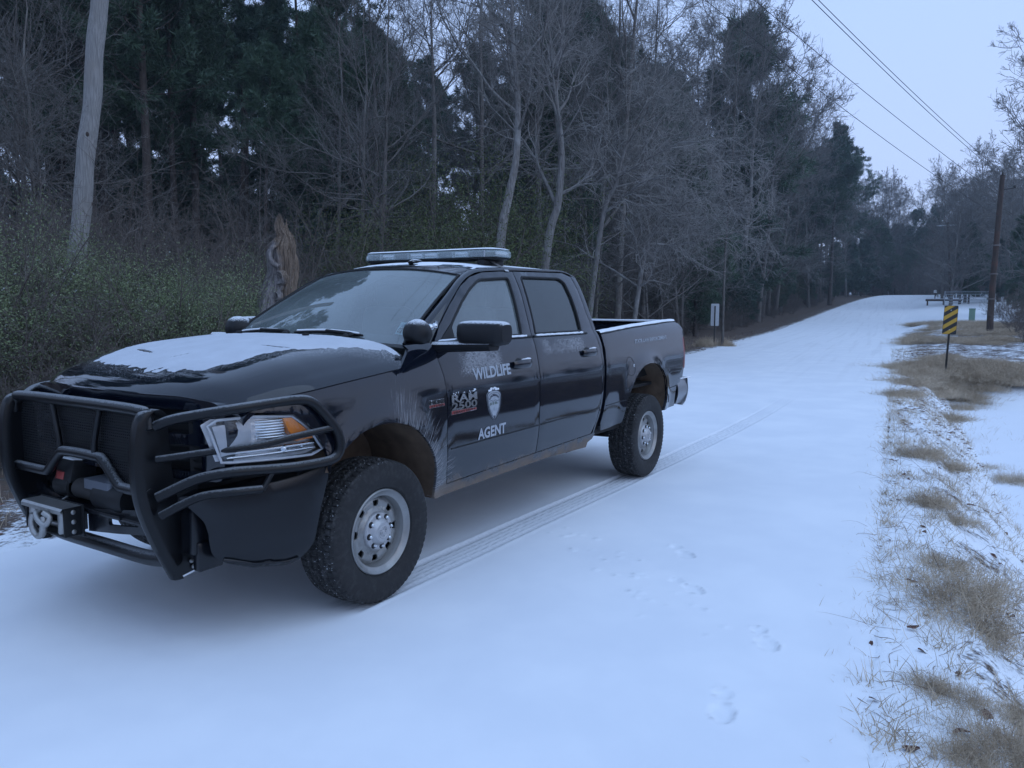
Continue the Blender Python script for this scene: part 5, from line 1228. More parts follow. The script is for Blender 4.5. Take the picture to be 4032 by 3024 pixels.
# ---- winch with roller fairlead and shackle
WI = thing('winch', '', 'x'); del WI['label']; del WI['category']; WI.parent = TR
MB().lathe([(-.31, .0), (-.31, .062), (-.30, .066), (-.17, .066), (-.165, .055)], 'y', (1.02, 0, .705), 24).build('winch_gearbox', BLACK, WI, smooth=50)
dr = MB()
for k in range(12): dr.lathe([(-.155+.0165*k, .044), (-.147+.0165*k, .052), (-.139+.0165*k, .044)], 'y', (1.02, 0, .70), 20)
dr.build('winch_drum', simple('winch_rope', (.03, .028, .028), .8), WI, smooth=50)
MB().lathe([(.045, .0), (.045, .070), (.06, .076), (.28, .076), (.30, .068), (.305, 0)], 'y', (1.015, 0, .690), 26).build('winch_motor', BLACK, WI, smooth=50)
sheet(MB(), fillet([(-.03, .0), (.20, .0), (.22, .12), (-.02, .12)], .02), lambda a, b, off=0.0: (1.075-b, a, .775+.02*b+off), step=.06, skirt=.05).build('motor_cover', simple('grey_winch_cover', (.09, .10, .12), .4), WI, smooth=40)
MB().lathe([(0, .03), (.02, .03), (.028, .022), (.028, 0)], 'z', (.99, .10, .785), 16).box((1.0, .10, .80), (.05, .022, .02), bev=.005).build('clutch_lever', CHROME, WI, smooth=50)
cb_ = MB().box((1.0, -.225, .775), (.13, .15, .12), bev=.012, rot=Matrix.Rotation(math.radians(-12), 3, 'Y')); cbo = cb_.build('control_box', BLACK, WI)
MB().box((1.070, -.250, .752), (.004, .072, .062), rot=Matrix.Rotation(math.radians(-12), 3, 'Y'), bev=.006).build('red_label', RED, WI)
MB().box((1.0, -.225, .838), (.11, .13, .008), bev=.003, rot=Matrix.Rotation(math.radians(-12), 3, 'Y')).build('control_box_snow', SNOW_THIN, WI)
MB().box((.98, 0, .625), (.24, .64, .02), bev=.004).build('winch_tray', WING, WI)
FLD = MB()
FLD.box((1.155, -.165, .640), (.09, .36, .012), bev=.003).box((1.155, -.165, .512), (.09, .36, .012), bev=.003).box((1.112, -.165, .576), (.008, .40, .16), bev=.003)
FLD.box((1.155, .013, .576), (.09, .012, .14), bev=.003).box((1.155, -.343, .576), (.09, .012, .14), bev=.003)
fl_ = FLD.build('fairlead', BLACK, WI)
for y in (-.03, -.30): MB().lathe([(-.062, 0), (-.062, .026), (-.05, .030), (.05, .030), (.062, .026), (.062, 0)], 'z', (1.172, y, .576), 18).build('fairlead_roller', SILVER, WI, smooth=50)
for z in (.615, .537): MB().lathe([(-.11, 0), (-.11, .014), (.11, .014), (.11, 0)], 'y', (1.145, -.165, z), 14).build('fairlead_roller', SILVER, WI, smooth=50)
MB().loft([[(1.105, y, .650), (1.205, y, .650), (1.215, y, .640), (1.215, y, .622)] for y in np.linspace(-.355, .02, 6)]).build('fairlead_plate', SILVER, WI, smooth=30)
bo = MB()
for z in (.625, .577, .528): bo.sphere((1.155, .021, z), (.012, .006, .012))
bo.build('fairlead_bolt', SILVER, WI, smooth=60)
th = np.linspace(-.4, math.pi+.4, 22)
shp = smooth_line([(1.225, -.215, .600), (1.232, -.22, .56), (1.232, -.205, .517), (1.232, -.165, .497), (1.232, -.125, .515), (1.232, -.108, .56), (1.225, -.112, .600)], 6)
MB().tube(shp, [.017]*len(shp), 12).build('shackle', SILVER, WI, smooth=60)
MB().tube(smooth_line([(1.15, -.18, .60), (1.23, -.17, .612), (1.245, -.13, .585), (1.235, -.085, .565), (1.22, -.07, .60), (1.235, -.10, .625)], 5), .014, 10).build('winch_hook', SILVER, WI, smooth=60)
MB().tube([(1.05, -.2, .66), (1.19, -.205, .60), (1.225, -.21, .575)], .006, 6).build('winch_cable', SILVER, WI)

# ---- wheels
RUB = None
def mat_rubber():
    m, nt, b = nmat('tyre_rubber'); x = X(nt); co = x.coord(); o = x.sep(co)
    n = x.noise(co, 26, 5, .7); n2 = x.noise(co, 8, 3, .6)
    r = x.m('SQRT', x.m('ADD', x.m('MULTIPLY', o[0], o[0]), x.m('MULTIPLY', o[2], o[2])))
    tread = x.ramp(r, .374, .392)
    dust = x.m('MULTIPLY', x.ramp(n, .46, .70), x.mixf(tread, .22, .75))
    c = x.mix(n2, (.006, .006, .007), (.012, .0115, .012)); c = x.mix(x.m('MULTIPLY', dust, .7), c, (.10, .097, .098))
    snow = x.m('MULTIPLY', x.ramp(x.noise(co, 70, 3, .7), .63, .70), x.mixf(tread, .0, .8))
    c = x.mix(snow, c, (.55, .58, .62)); x.link(c, b.inputs['Base Color']); b.inputs['Roughness'].default_value = .78
    x.link(x.bump(n, .25, .004), b.inputs['Normal']); return m
RUB = mat_rubber()
R0, W0 = .400, .265
def tyre_mesh():
    # sidewall + tread profile (a = across, + outwards)
    prof = [(-.10, .232), (-.118, .25), (-.130, .29), (-.1325, .32), (-.129, .355), (-.122, .378)]
    side2 = [(-a, r) for a, r in prof[::-1]]
    tr = [(a, R0-.010*(abs(a)/.115)**3) for a in np.linspace(-.114, .114, 47)]
    P = prof+tr+side2; n = 384; V = np.zeros((n, len(P), 3)); A = np.array([p[0] for p in P]); Rr = np.array([p[1] for p in P])
    k0, k1 = len(prof), len(prof)+len(tr)
    for i in range(n):
        t = 2*np.pi*i/n; r = Rr.copy(); a = A[k0:k1]
        ph = i/n*64
        g = np.zeros_like(a)
        for c, amp in ((-.066, .006), (-.022, .008), (.022, .008), (.066, .006)):   # zig-zag grooves along
            zz = amp*(abs(((ph+ (c > 0)*.5) % 1)-.5)*4-1); g = np.maximum(g, (np.abs(a-c-zz) < .0058)*1.0)
        rib = np.floor((a+.11)/.044); f = (ph+rib*.37+a*3.0*np.where(rib % 2 == 0, 1, -1)) % 1
        lat = (f < .13)*np.where(np.abs(a) > .066, .9, .55)
        g = np.maximum(g, lat); r[k0:k1] -= .0095*g
        # shoulder lugs reach down the sidewall
        sh = .004*((ph % 1) < .6); r2 = r.copy(); A2 = A.copy()
        for q in (k0-1, k1): A2[q] += np.sign(A[q])*sh
        V[i, :, 0] = r2*math.cos(t); V[i, :, 1] = A2; V[i, :, 2] = r2*math.sin(t)
    k = len(P); I = np.arange(n)[:, None]; J = np.arange(k-1)[None]; I2 = (I+1) % n
    F = np.stack([I*k+J, I*k+J+1, I2*k+J+1, I2*k+J], -1).reshape(-1, 4)
    return fast_mesh('tyre', V.reshape(-1, 3), [F], [RUB], smooth=28)
TY = tyre_mesh()
def rim_mesh():
    m = MB()
    m.lathe([(.095, .198), (.100, .212), (.112, .2225), (.118, .230), (.112, .2365), (.100, .236), (.09, .228)], 'y', n=72)          # outer lip
    m.lathe([(.095, .198), (.088, .203), (.080, .199), (.062, .192), (.050, .190), (.044, .186)], 'y', n=72)          # barrel step
    # disc with rounded windows
    def disc_y(r): return float(np.interp(r, [0, .055, .095, .112, .128, .150, .172, .188], [.082, .082, .080, .078, .058, .066, .062, .050]))
    holes = []
    for k in range(8):
        t = 2*math.pi*(k+.5)/8; c, s = math.cos(t), math.sin(t)
        q = fillet([(-.017, -.017), (.016, -.024), (.016, .024), (-.017, .017)], .009, 4); holes.append([(c*(.153+a)-s*b_, s*(.153+a)+c*b_) for a, b_ in q])
    circ = [(.188*math.cos(t), .188*math.sin(t)) for t in np.linspace(0, 2*np.pi, 72, endpoint=False)]
    sheet(m, circ, lambda a, b_, off=0.0: (a, disc_y(math.hypot(a, b_))+off, b_), holes, step=.0165, skirt=.012, lip=.0015)
    return m
RIMO = rim_mesh().build('rim', STEEL, None, smooth=35); RIM = RIMO.data; bpy.data.objects.remove(RIMO)
def cap_mesh():
    m = MB().lathe([(.075, .110), (.088, .106), (.094, .100), (.098, .076), (.118, .060), (.123, .054), (.124, 0)], 'y', n=48)
    return m
CAPM = simple('hub_cap_grey', (.40, .40, .41), .40, .5, var=.25, scale=40)
CAPO = cap_mesh().build('hub_cap', CAPM, None, smooth=35); CAP = CAPO.data; bpy.data.objects.remove(CAPO)
pk = MB()
for k in range(8):
    t = 2*math.pi*k/8+.2; pk.sphere((.084*math.cos(t), .0955, .084*math.sin(t)), (.0185, .006, .0185), u=14, v=8)
pko = pk.build('lug_pocket', DARK, None, smooth=60); PK = pko.data; bpy.data.objects.remove(pko)
ln = MB().lathe([(0, .0105), (.012, .0105), (.018, .006), (.018, 0)], 'y', n=6); lno = ln.build('lug_nut', CHROME, None, smooth=30); LN = lno.data; bpy.data.objects.remove(lno)
eb = MB()                                                        # horned-head emblem pressed into the cap
eb.lathe([(.1235, .036), (.1265, .034), (.1265, .031), (.1235, .029)], 'y', n=32)
eb.sphere((0, .124, -.004), (.012, .004, .018), u=14, v=8).sphere((0, .125, -.019), (.007, .004, .008), u=12, v=8)
for s in (1, -1): eb.tube(smooth_line([(s*.006, .125, .012), (s*.019, .125, .016), (s*.024, .125, .004), (s*.016, .125, -.006), (s*.013, .125, .003)], 5), .004, 6)
ebo = eb.build('cap_emblem', CAPM, None, smooth=60); EB = ebo.data; bpy.data.objects.remove(ebo)
drum = MB().lathe([(-.12, .0), (-.12, .17), (.02, .17), (.03, .16), (.03, 0)], 'y', n=32); dro = drum.build('brake_disc', DARK, None); DRM = dro.data; bpy.data.objects.remove(dro)
for (wx, wy, side, rot) in ((0, .862, 1, .35), (0, -.862, -1, 1.1), (-3.79, .846, 1, 1.9), (-3.79, -.846, -1, .7)):
    w = thing('wheel', '', 'x'); del w['label']; del w['category']; w.parent = TR; w.location = (wx, wy, R0-.004); w.rotation_euler = (0, rot, 0) if side > 0 else (0, rot, math.pi)
    for nm, me in (('tyre', TY), ('rim', RIM), ('hub_cap', CAP), ('lug_pocket', PK), ('cap_emblem', EB), ('brake_disc', DRM)): link(nm, me, w)
    for k in range(8):
        t = 2*math.pi*k/8+.2; link('lug_nut', LN, w, (.084*math.cos(t), .096, .084*math.sin(t)))
# wheel wells
for arch, dy in ((FRONT_ARCH, .52), (REAR_ARCH, .50)):
    for s in (1, -1):
        A = resamp(arch, 30); fn = S if arch is FRONT_ARCH else SB
        c = A.mean(0); rows = []
        for a, b in A:
            y0 = float(fn(a, b))-.012; o = np.array([a, b])+.02*(np.array([a, b])-c)/np.linalg.norm(np.array([a, b])-c)
            rows.append([(a, y0, b), (o[0], y0-.03, o[1]), (o[0], y0-.2, o[1]), (o[0], y0-dy, o[1])])
        MB().loft(rows).add([r[-1] for r in rows], [list(range(len(rows)))]).build('wheel_well', LINER, TR, flip_y=(s < 0), smooth=60)
# chassis
chs = MB()
for s in (1, -1): chs.box((-1.9, s*.42, .58), (5.4, .08, .16), bev=.01)
chs.box((-1.75, 0, .535), (4.6, 1.66, .05), bev=.01).box((-1.1, 0, .62), (1.5, .6, .25), bev=.05).box((-2.9, 0, .56), (.9, .8, .2), bev=.05).box((.2, 0, .75), (1.0, .7, .5), bev=.05).build('frame_and_shade_plate', DARK, TR)
for ax in (0, -3.79): MB().lathe([(-.72, .05), (-.2, .06), (-.12, .15), (.12, .15), (.2, .06), (.72, .05)], 'y', (ax, 0, .395), 18).build('axle', DARK, TR, smooth=50)
MB().box((-2.47, .82, .475), (.22, .05, .07), bev=.008).build('step_bracket', DARK, TR)
MB().tube([(-2.3, -.3, .50), (-4.2, -.45, .55), (-4.5, -.75, .55)], .04, 10).build('exhaust_pipe', DARK, TR)

# ---- lettering and badges on the driver's side
def on_side(V, x0, z0, off, slope=0.0, fn=S):
    out = []
    for v in V:
        a, b = x0-v[0], z0+v[1]-slope*v[0]*-1; out.append((a, float(fn(a, b))+off+max(0, v[2]), b))
    return out
def letter(txt, size, x0, z0, width, mat, par, bold=0.0, ext=0.0, off=.0025, slope=0.0, fn=S, name='lettering', space=1.0):
    V, F = text_mesh(txt, size, 1.0, bold, ext, space=space); V = V-[V[:, 0].min(), 0, 0]; V[:, 0] *= width/V[:, 0].max()
    return MB().add(on_side(V, x0, z0, off, slope, fn), F).build(name, mat, par, smooth=0)
letter('WILDLIFE', .100, -.895, 1.1625, .445, WHITE, FD[1], .0032, slope=.020)
letter('AGENT', .096, -.921, .774, .330, WHITE, FD[1], .0032, slope=.012)
letter('STATE LAW ENFORCEMENT', .046, -3.497, 1.294, .80, WHITE, BS[1], .0012, slope=.021, fn=SB)
b = letter('RAM', .066, -.640, 1.042, .268, CHROME, FD[1], .0018, .004, .006, name='badge_lettering')
letter('2500', .060, -.637, .9975, .268, CHROME, FD[1], .0016, .004, .006, name='badge_lettering')
bp = sheet(MB(), fillet([(-.638, .966), (-.906, .972), (-.906, .990), (-.638, .9925)], .003), lambda a, b_, off=0.0: (a, float(S(a, b_))+.004+off, b_), step=.05, skirt=.006).build('badge_plate', CHROME, FD[1])
sheet(MB(), [(-.643, .969), (-.901, .9745), (-.901, .988), (-.643, .9895)], lambda a, b_, off=0.0: (a, float(S(a, b_))+.0062+off, b_), step=.05, skirt=.002).build('badge_plate', RED, FD[1])
letter('HEAVY DUTY', .0165, -.655, .9725, .235, DARK, FD[1], .0006, off=.008, slope=.018, name='badge_lettering')
sheet(MB(), fillet([(-.424, 1.030), (-.574, 1.031), (-.574, 1.077), (-.424, 1.077)], .004), lambda a, b_, off=0.0: (a, float(S(a, b_))+.004+off, b_), step=.05, skirt=.006).build('badge_plate', CHROME, fenders[0])
letter('HEMI', .034, -.430, 1.052, .138, DARK, fenders[0], .0012, off=.007, name='badge_lettering')
sheet(MB(), [(-.428, 1.033), (-.570, 1.034), (-.570, 1.048), (-.428, 1.048)], lambda a, b_, off=0.0: (a, float(S(a, b_))+.0062+off, b_), step=.05, skirt=.002).build('badge_plate', RED, fenders[0])
letter('5.7 LITER', .017, -.436, 1.0345, .125, DARK, fenders[0], .0006, off=.0085, name='badge_lettering')
# lumps of snow caught on top of the badges
def lumps(x0, x1, z, n, r, par, seed):
    rr = random.Random(seed); m = MB()
    for k in range(n):
        a = x0+(x1-x0)*rr.random(); zz = z(a)+rr.random()*.012; q = r*(.5+rr.random()*.7)
        m.sphere((a, float(S(a, zz))+.006, zz), (q, q*.6, q*rr.uniform(.7, 1.2)), u=8, v=6)
    m.build('badge_snow', SNOW_THIN, par, smooth=80)
lumps(-.66, -.90, lambda a: 1.090, 12, .004, FD[1], 1); lumps(-.875, -.90, lambda a: 1.095, 7, .006, FD[1], 2)
# shield
SH = [(0, .100), (.035, .098), (.062, .090), (.078, .080), (.086, .068), (.086, .040), (.078, .0), (.060, -.045), (.035, -.080), (.012, -.100), (0, -.107)]
SHP = [(a, b_) for a, b_ in SH]+[(-a, b_) for a, b_ in SH[-2:0:-1]]
SX, SZ = -1.109, .982
def shp(k, off): return lambda a, b_, o=0.0: (SX-a*k, float(S(SX-a*k, SZ+b_*k))+off+o, SZ+b_*k)
sh0 = sheet(MB(), SHP, shp(1.0, .003), step=.03, skirt=.002).build('shield_decal', WHITE, FD[1])
NAVY = simple('decal_dark', (.02, .025, .04), .5)
P = [shp(.955, .0045)(a, b_) for a, b_ in SHP]; MB().tube(P, .0028, 5, closed=True).build('shield_line', NAVY, FD[1])
P = [shp(.80, .0045)(a, b_) for a, b_ in SHP]; MB().tube(P, .0012, 5, closed=True).build('shield_line', NAVY, FD[1])
V, F = text_mesh('LOUISIANA', .022, 1.0, .0012); V = V-[V[:, 0].max()/2, 0, 0]; V[:, 0] *= .115/(V[:, 0].max()-V[:, 0].min())
arc = []
for v in V:
    t = v[0]/.082; r_ = .115+v[1]*.9-.012; arc.append(shp(1, .0046)(r_*math.sin(t)*.82, -.045+r_*math.cos(t)))
MB().add(arc, F).build('shield_lettering', NAVY, FD[1], smooth=0)
GRN = simple('decal_green', (.10, .13, .12), .5)
sheet(MB(), [(-.052, -.004), (.052, .002), (.052, .024), (-.052, .018)], shp(1, .0046), step=.03, skirt=.001).build('shield_band', GRN, FD[1])
bird = [(-.010, .030), (.004, .033), (.010, .040), (.020, .062), (.024, .072), (.012, .060), (.002, .048), (-.004, .042), (-.018, .036), (-.030, .032), (-.018, .030)]
sheet(MB(), bird, shp(1, .0046), step=.02, skirt=.001).build('shield_bird', NAVY, FD[1])
MB().tube([shp(1, .0046)(a, .027+.004*math.sin(a*120)) for a in np.linspace(-.058, .058, 16)], .0013, 5).build('shield_line', NAVY, FD[1])
gsh = MB()
for a, b_, r_ in ((0, -.028, .014), (-.030, -.032, .006), (.030, -.030, .006), (.018, -.040, .005), (-.02, -.045, .005)): gsh.sphere(shp(1, .004)(a, b_), (r_, .0012, r_), u=12, v=6)
gsh.build('shield_figure', simple('decal_grey', (.28, .31, .35), .5), FD[1], smooth=60)
sheet(MB(), [(-.004, -.094), (.004, -.094), (.004, -.076), (0, -.070), (-.004, -.076)], shp(1, .0046), step=.02, skirt=.001).build('shield_figure', NAVY, FD[1])
lumps(-1.045, -1.165, lambda a: SZ+.104-.8*abs(a+1.105)*.25, 26, .007, FD[1], 5)

# ================================================================== roadside things
def ray_px(px, py):
    f = cam_axes(); v = f[0]*(px*1.8228-2016)/3037.5+f[1]*(py*1.8228-1512)/3037.5+f[2]; return v/np.linalg.norm(v)
def gp(px, py):
    """where the line of sight through photo pixel (2212 wide) meets the ground"""
    v = ray_px(px, py); t = 1.0
    for _ in range(4000):
        p = CAMP+v*t
        if p[2] <= float(ground_z(p[0], p[1])): break
        t += .01+.004*t
    return CAMP+v*t
def pt(px, py, dist):
    v = ray_px(px, py); return CAMP+v*(dist/math.hypot(v[0], v[1]))
def rel(P, o): return [tuple(np.array(p)-np.array(o)) for p in P]
def wood(name, c0, c1, c2, sc=4.0):
    m, nt, b = nmat(name); x = X(nt); co = x.coord(); o = x.sep(co)
    st = x.comb(x.m('MULTIPLY', o[0], 26.0), x.m('MULTIPLY', o[1], 26.0), x.m('MULTIPLY', o[2], .8)); n = x.noise(st, sc, 6, .65); n2 = x.noise(co, 1.1, 4, .6); n3 = x.noise(co, 7, 2)
    c = x.mix(x.ramp(n, .32, .68), c0, c1); c = x.mix(x.ramp(n2, .48, .72), c, c2); c = x.mix(x.ramp(n3, .74, .78), c, tuple(v*.3 for v in c0))
    x.link(c, b.inputs['Base Color']); b.inputs['Roughness'].default_value = .88; x.link(x.bump(n, .6, .012), b.inputs['Normal']); return m
GREYW = wood('weathered_grey_wood', (.15, .145, .14), (.30, .29, .28), (.22, .205, .19))
CREO = wood('creosoted_pole_wood', (.035, .026, .022), (.085, .058, .046), (.13, .055, .040))
# leaning pole at the left
D0 = 14.0; o = np.array(at(137, D0)); o[2] = float(ground_z(o[0], o[1]))-.1
P = smooth_line(rel([o+[0, 0, -.15]]+[pt(a, b, D0) for a, b in ((150, 700), (166, 560), (181, 400), (194, 260), (205, 130), (214, 0), (226, -160), (238, -330))], o), 8)
P[:, :2] += np.array([[.010*math.sin(i*.5), .010*math.cos(i*.37)] for i in range(len(P))]); k = len(P)
pr = np.linspace(.142, .122, k)*(1+.03*np.sin(np.arange(k)*.9))
KNOT = simple('knot_wood', (.05, .035, .028), .9, var=.4)
w = thing('wooden_pole', 'leaning weathered grey wooden pole rising from the bushes on the left', 'pole', tuple(o))
MB().tube(P, pr, 20).build('shaft', GREYW, w, smooth=60)
for i, a in ((12, .3), (22, 1.4), (30, .1), (17, 2.2)): 
    q = P[i]; MB().sphere((q[0]+.118*math.cos(a+.9), q[1]+.118*math.sin(a+.9), q[2]), (.03, .03, .045), u=10, v=8).build('knot', KNOT, w, smooth=60)
# broken snag behind the hood
D1 = 12.6; o = np.array(at(606, D1)); o[2] = float(ground_z(o[0], o[1])); sn = thing('broken_stump', 'tall splintered grey stump with a jagged orange top behind the windshield', 'tree stump', tuple(o))
cl = [(612, 860, 44), (606, 760, 42), (600, 690, 37), (598, 650, 31), (604, 620, 27), (610, 590, 24), (611, 565, 25), (609, 545, 25), (614, 528, 21), (616, 512, 14), (607, 498, 10), (604, 484, 7), (603, 470, 3)]
C = np.array([(*(pt(a, b, D1)-o), wd/1666*D1*1.06) for a, b, wd in cl]); Cs = smooth_line(C, 7); rows = []
for i, q in enumerate(Cs):
    ring = []; fr = i/len(Cs)
    for t in np.linspace(0, 2*np.pi, 130, endpoint=False):
        g = .22*fbm(math.cos(t)*1.6, math.sin(t)*1.6, q[2]*1.3)+.10*fbm(math.cos(t)*6, math.sin(t)*6, q[2]*1.2+5)+.10*abs(math.sin(t*3+q[2]*.8))+.15*abs(fbm(math.cos(t)*11, math.sin(t)*11, q[2]*.9+2))+.10*fbm(math.cos(t)*26, math.sin(t)*26, q[2]*1.6)
        r = q[3]*(1+g); ring.append((q[0]+r*math.cos(t), q[1]+r*math.sin(t), q[2]+(.10*fbm(math.cos(t)*4, math.sin(t)*4, 9) if fr > .6 else 0)))
    rows.append(ring)
def mat_snag():
    m, nt, b = nmat('splintered_wood'); x = X(nt); co = x.coord(); oo = x.sep(co)
    st = x.comb(x.m('MULTIPLY', oo[0], 26.0), x.m('MULTIPLY', oo[1], 26.0), x.m('MULTIPLY', oo[2], 2.2)); n = x.noise(st, 2.6, 6, .7); n2 = x.noise(co, 3.0, 4, .6)
    rgt = x.m('ADD', x.m('ADD', x.m('MULTIPLY', oo[0], -1.9*.54), x.m('MULTIPLY', oo[1], 1.9*.84)), x.m('MULTIPLY', x.m('SUBTRACT', n2, .5), 1.0))
    f = x.m('MULTIPLY', x.ramp(x.m('ADD', rgt, x.m('MULTIPLY', x.m('SUBTRACT', oo[2], 2.0), .35)), .12, .42), x.ramp(oo[2], 1.3, 1.9))
    g = x.mix(x.ramp(n, .3, .7), (.085, .078, .078), (.34, .31, .305)); w_ = x.mix(x.ramp(n, .3, .7), (.085, .058, .042), (.30, .225, .165))
    x.link(x.mix(f, g, w_), b.inputs['Base Color']); b.inputs['Roughness'].default_value = .9; x.link(x.bump(n, 1.0, .03), b.inputs['Normal']); return m
SNAG = mat_snag(); m = MB().loft(rows, closed=True); m.add(rows[-1], [list(range(130))]); m.build('trunk', SNAG, sn, smooth=30)
for r0, pts_ in ((.05, ((604, 575), (592, 570), (585, 560), (584, 546), (590, 534), (600, 532))),):
    MB().tube(smooth_line(rel([pt(px, py, D1-.20) for px, py in pts_], o), 5), np.linspace(r0*1.0, r0*.5, 5*(len(pts_)-1)+1), 10).build('burl', SNAG, sn, smooth=60)
for (px, py, r) in ((606, 600, .11), (600, 640, .07)):
    q = pt(px, py, D1-.24)-o; MB().lathe([(-.02, 0), (.02, r*.5), (.05, r*.85), (.02, r), (-.04, r*1.1)], 'x', tuple(q), 16).build('burl', SNAG, sn, smooth=60)
sp = MB()
for k in range(16):
    a = FR.uniform(0, 6.28); q = C[9]; r = .12*FR.random(); h = FR.uniform(.14, .42); b0 = np.array([q[0]+r*math.cos(a), q[1]+r*math.sin(a), q[2]-.12-.25*r]); sp.tube([b0, b0+[.01*math.cos(a), .01*math.sin(a), h*.6], b0+[.02*math.cos(a), 0, h]], [.032, .020, .003], 5)
sp.build('splinter', SNAG, sn, smooth=0, kind='stuff')

# object markers
YEL = simple('sign_yellow', (.52, .30, .025), .45, var=.10, scale=14); SBLK = simple('sign_black', (.012, .012, .013), .5); ALU = simple('sign_back_aluminium', (.60, .62, .64), .5, .1, var=.12, scale=12); POST = simple('steel_post', (.055, .050, .045), .7, .3, var=.4, scale=20)
def marker(loc, zb, h, w_, rz, name, label, front):
    t = thing(name, label, 'road sign', loc, rz)
    pan = fillet([(-w_/2, zb), (w_/2, zb), (w_/2, zb+h), (-w_/2, zb+h)], .035)
    mp = lambda a, b, off=0.0: (.004+off, a, b)
    p = sheet(MB(), pan, mp, step=.12, skirt=.004, lip=0).build('panel', SBLK if front else ALU, t, smooth=0)
    if front:
        bk = sheet(MB(), pan, lambda a, b, off=0.0: (-.001-off, a, b), step=.12, skirt=0).build('panel_back', ALU, t)
        pitch = .219; n = 5
        for k in range(-1, 6):                                  # diagonal bands, low on the road side
            z0 = zb-.10+k*pitch; band = [(-w_/2, z0), (w_/2, z0+w_*.72), (w_/2, z0+w_*.72+pitch*.5), (-w_/2, z0+pitch*.5)]
            poly = []                                            # clip to the panel
            for (a, b) in dens(band, .004):
                poly.append((max(-w_/2+.006, min(w_/2-.006, a)), max(zb+.006, min(zb+h-.006, b))))
            q = [p_ for i, p_ in enumerate(poly) if i == 0 or math.dist(p_, poly[i-1]) > 1e-5]
            if max(b for _, b in q)-min(b for _, b in q) < .02: continue
            MB().add([(.0062, a, b) for a, b in q], [list(range(len(q)))]).build('yellow_stripe', YEL, p, smooth=0)
    MB().box((-.012, -.022, (zb+h*.9-.3)/2), (.028, .006, zb+h*.9+.3)).box((-.012, .022, (zb+h*.9-.3)/2), (.028, .006, zb+h*.9+.3)).box((-.026, 0, (zb+h*.9-.3)/2), (.006, .05, zb+h*.9+.3)).build('post', POST, t)
    bo = MB()
    for z in (zb+.12, zb+h-.12): bo.sphere((.008, 0, z), (.006, .012, .012), u=10, v=6)
    bo.build('bolt', ALU, t)
    return t
g0 = at(2045, 23.0); zb = float(pt(2043, 722, 23.0)[2])-g0[2]; zt = float(pt(2045, 660, 23.0)[2])-g0[2]
mk = marker(g0, zb, zt-zb, .318, math.radians(5), 'object_marker', 'yellow and black striped marker panel on a post right of the road', True); mk.rotation_euler = (math.radians(-1.6), 0, math.radians(5))
g1 = at(1542, 33.0); zb = float(pt(1542, 704, 33.0)[2])-g1[2]; zt = float(pt(1542, 656, 33.0)[2])-g1[2]
mk = marker(g1, zb, zt-zb, .33, math.radians(188), 'object_marker', 'plain pale grey back of a marker panel left of the road', False)
# right-hand utility pole, far crossarm pole and the wires
DP = 42.0; o = np.array(at(2137, DP)); TOP = [pt(a, b, DP) for a, b in ((2139, 690), (2144, 620), (2152, 530), (2160, 440), (2166, 378))]
up = thing('utility_pole', 'dark reddish brown utility pole on the right bank', 'utility pole', tuple(o))
PP_ = smooth_line(rel([o+[0, 0, -.3]]+TOP, o), 6); MB().tube(PP_, np.linspace(.150, .10, len(PP_)), 16).build('shaft', CREO, up, smooth=60)
q = PP_[-3]; MB().tube([(q[0], q[1]+.1, q[2]-.25), (q[0], q[1]+.55, q[2]-.2)], .02, 6).sphere((q[0], q[1]+.5, q[2]-.14), .06).build('insulator_bracket', POST, up, smooth=60)
q = PP_[-1]; MB().sphere((q[0], q[1], q[2]+.06), (.05, .05, .09)).build('insulator', POST, up, smooth=60)
cbm = MB()
for i in (10, 14, 18): cbm.lathe([(-.03, .0), (-.03, .17), (.03, .17), (.03, 0)], 'z', tuple(PP_[i]), 12)
cbm.build('pole_band', simple('pale_band', (.16, .14, .13), .6), up, smooth=40)
DF = 105.0; o2 = np.array(at(2048, DF)); fp = thing('utility_pole', 'thin far pole with a pale crossarm against the hazy trees', 'utility pole', tuple(o2))
q = pt(2048, 480, DF)-o2; MB().tube([(0, 0, -.3), (q[0]*.5, q[1]*.5, q[2]*.5), tuple(q)], [.16, .14, .11], 10).build('shaft', CREO, fp, smooth=60)
MB().box((q[0], q[1], q[2]-.35), (.10, 2.3, .12)).build('crossarm', ALU, fp)
WIRE = simple('wire', (.03, .03, .035), .6)
for (a, b, dn, c_, d_, lbl) in (((1754, 0), None, 20, (2164, 381), 42, 'upper of the two close power lines crossing the sky'), ((1768, 0), None, 20.8, (2167, 374), 42, 'lower of the two close power lines crossing the sky'), ((1667, 32), None, 22, (2161, 424), 42, 'power line below the close pair, leaving the treetops'), ((1784, 206), None, 26, (2157, 468), 42, 'lowest power line running over the treetops to the pole')):
    A_, B_ = pt(*c_, d_), pt(*a, dn); E = A_+(B_-A_)*2.15; n = 40
    Q = [A_+(E-A_)*t+np.array([0, 0, -1.1*4*t*(1-t)+1.1*4*(1/2.15)*(1-1/2.15)*t/(1/2.15)*0]) for t in np.linspace(0, 1, n)]
    tB = 1/2.15; sag = .55
    Q = [A_+(E-A_)*t+np.array([0, 0, sag*(t*t-tB*t)*4]) for t in np.linspace(0, 1, n)]
    MB().tube(Q, .0095, 5).build('power_line', WIRE, None, smooth=60, label=lbl, category='power line')
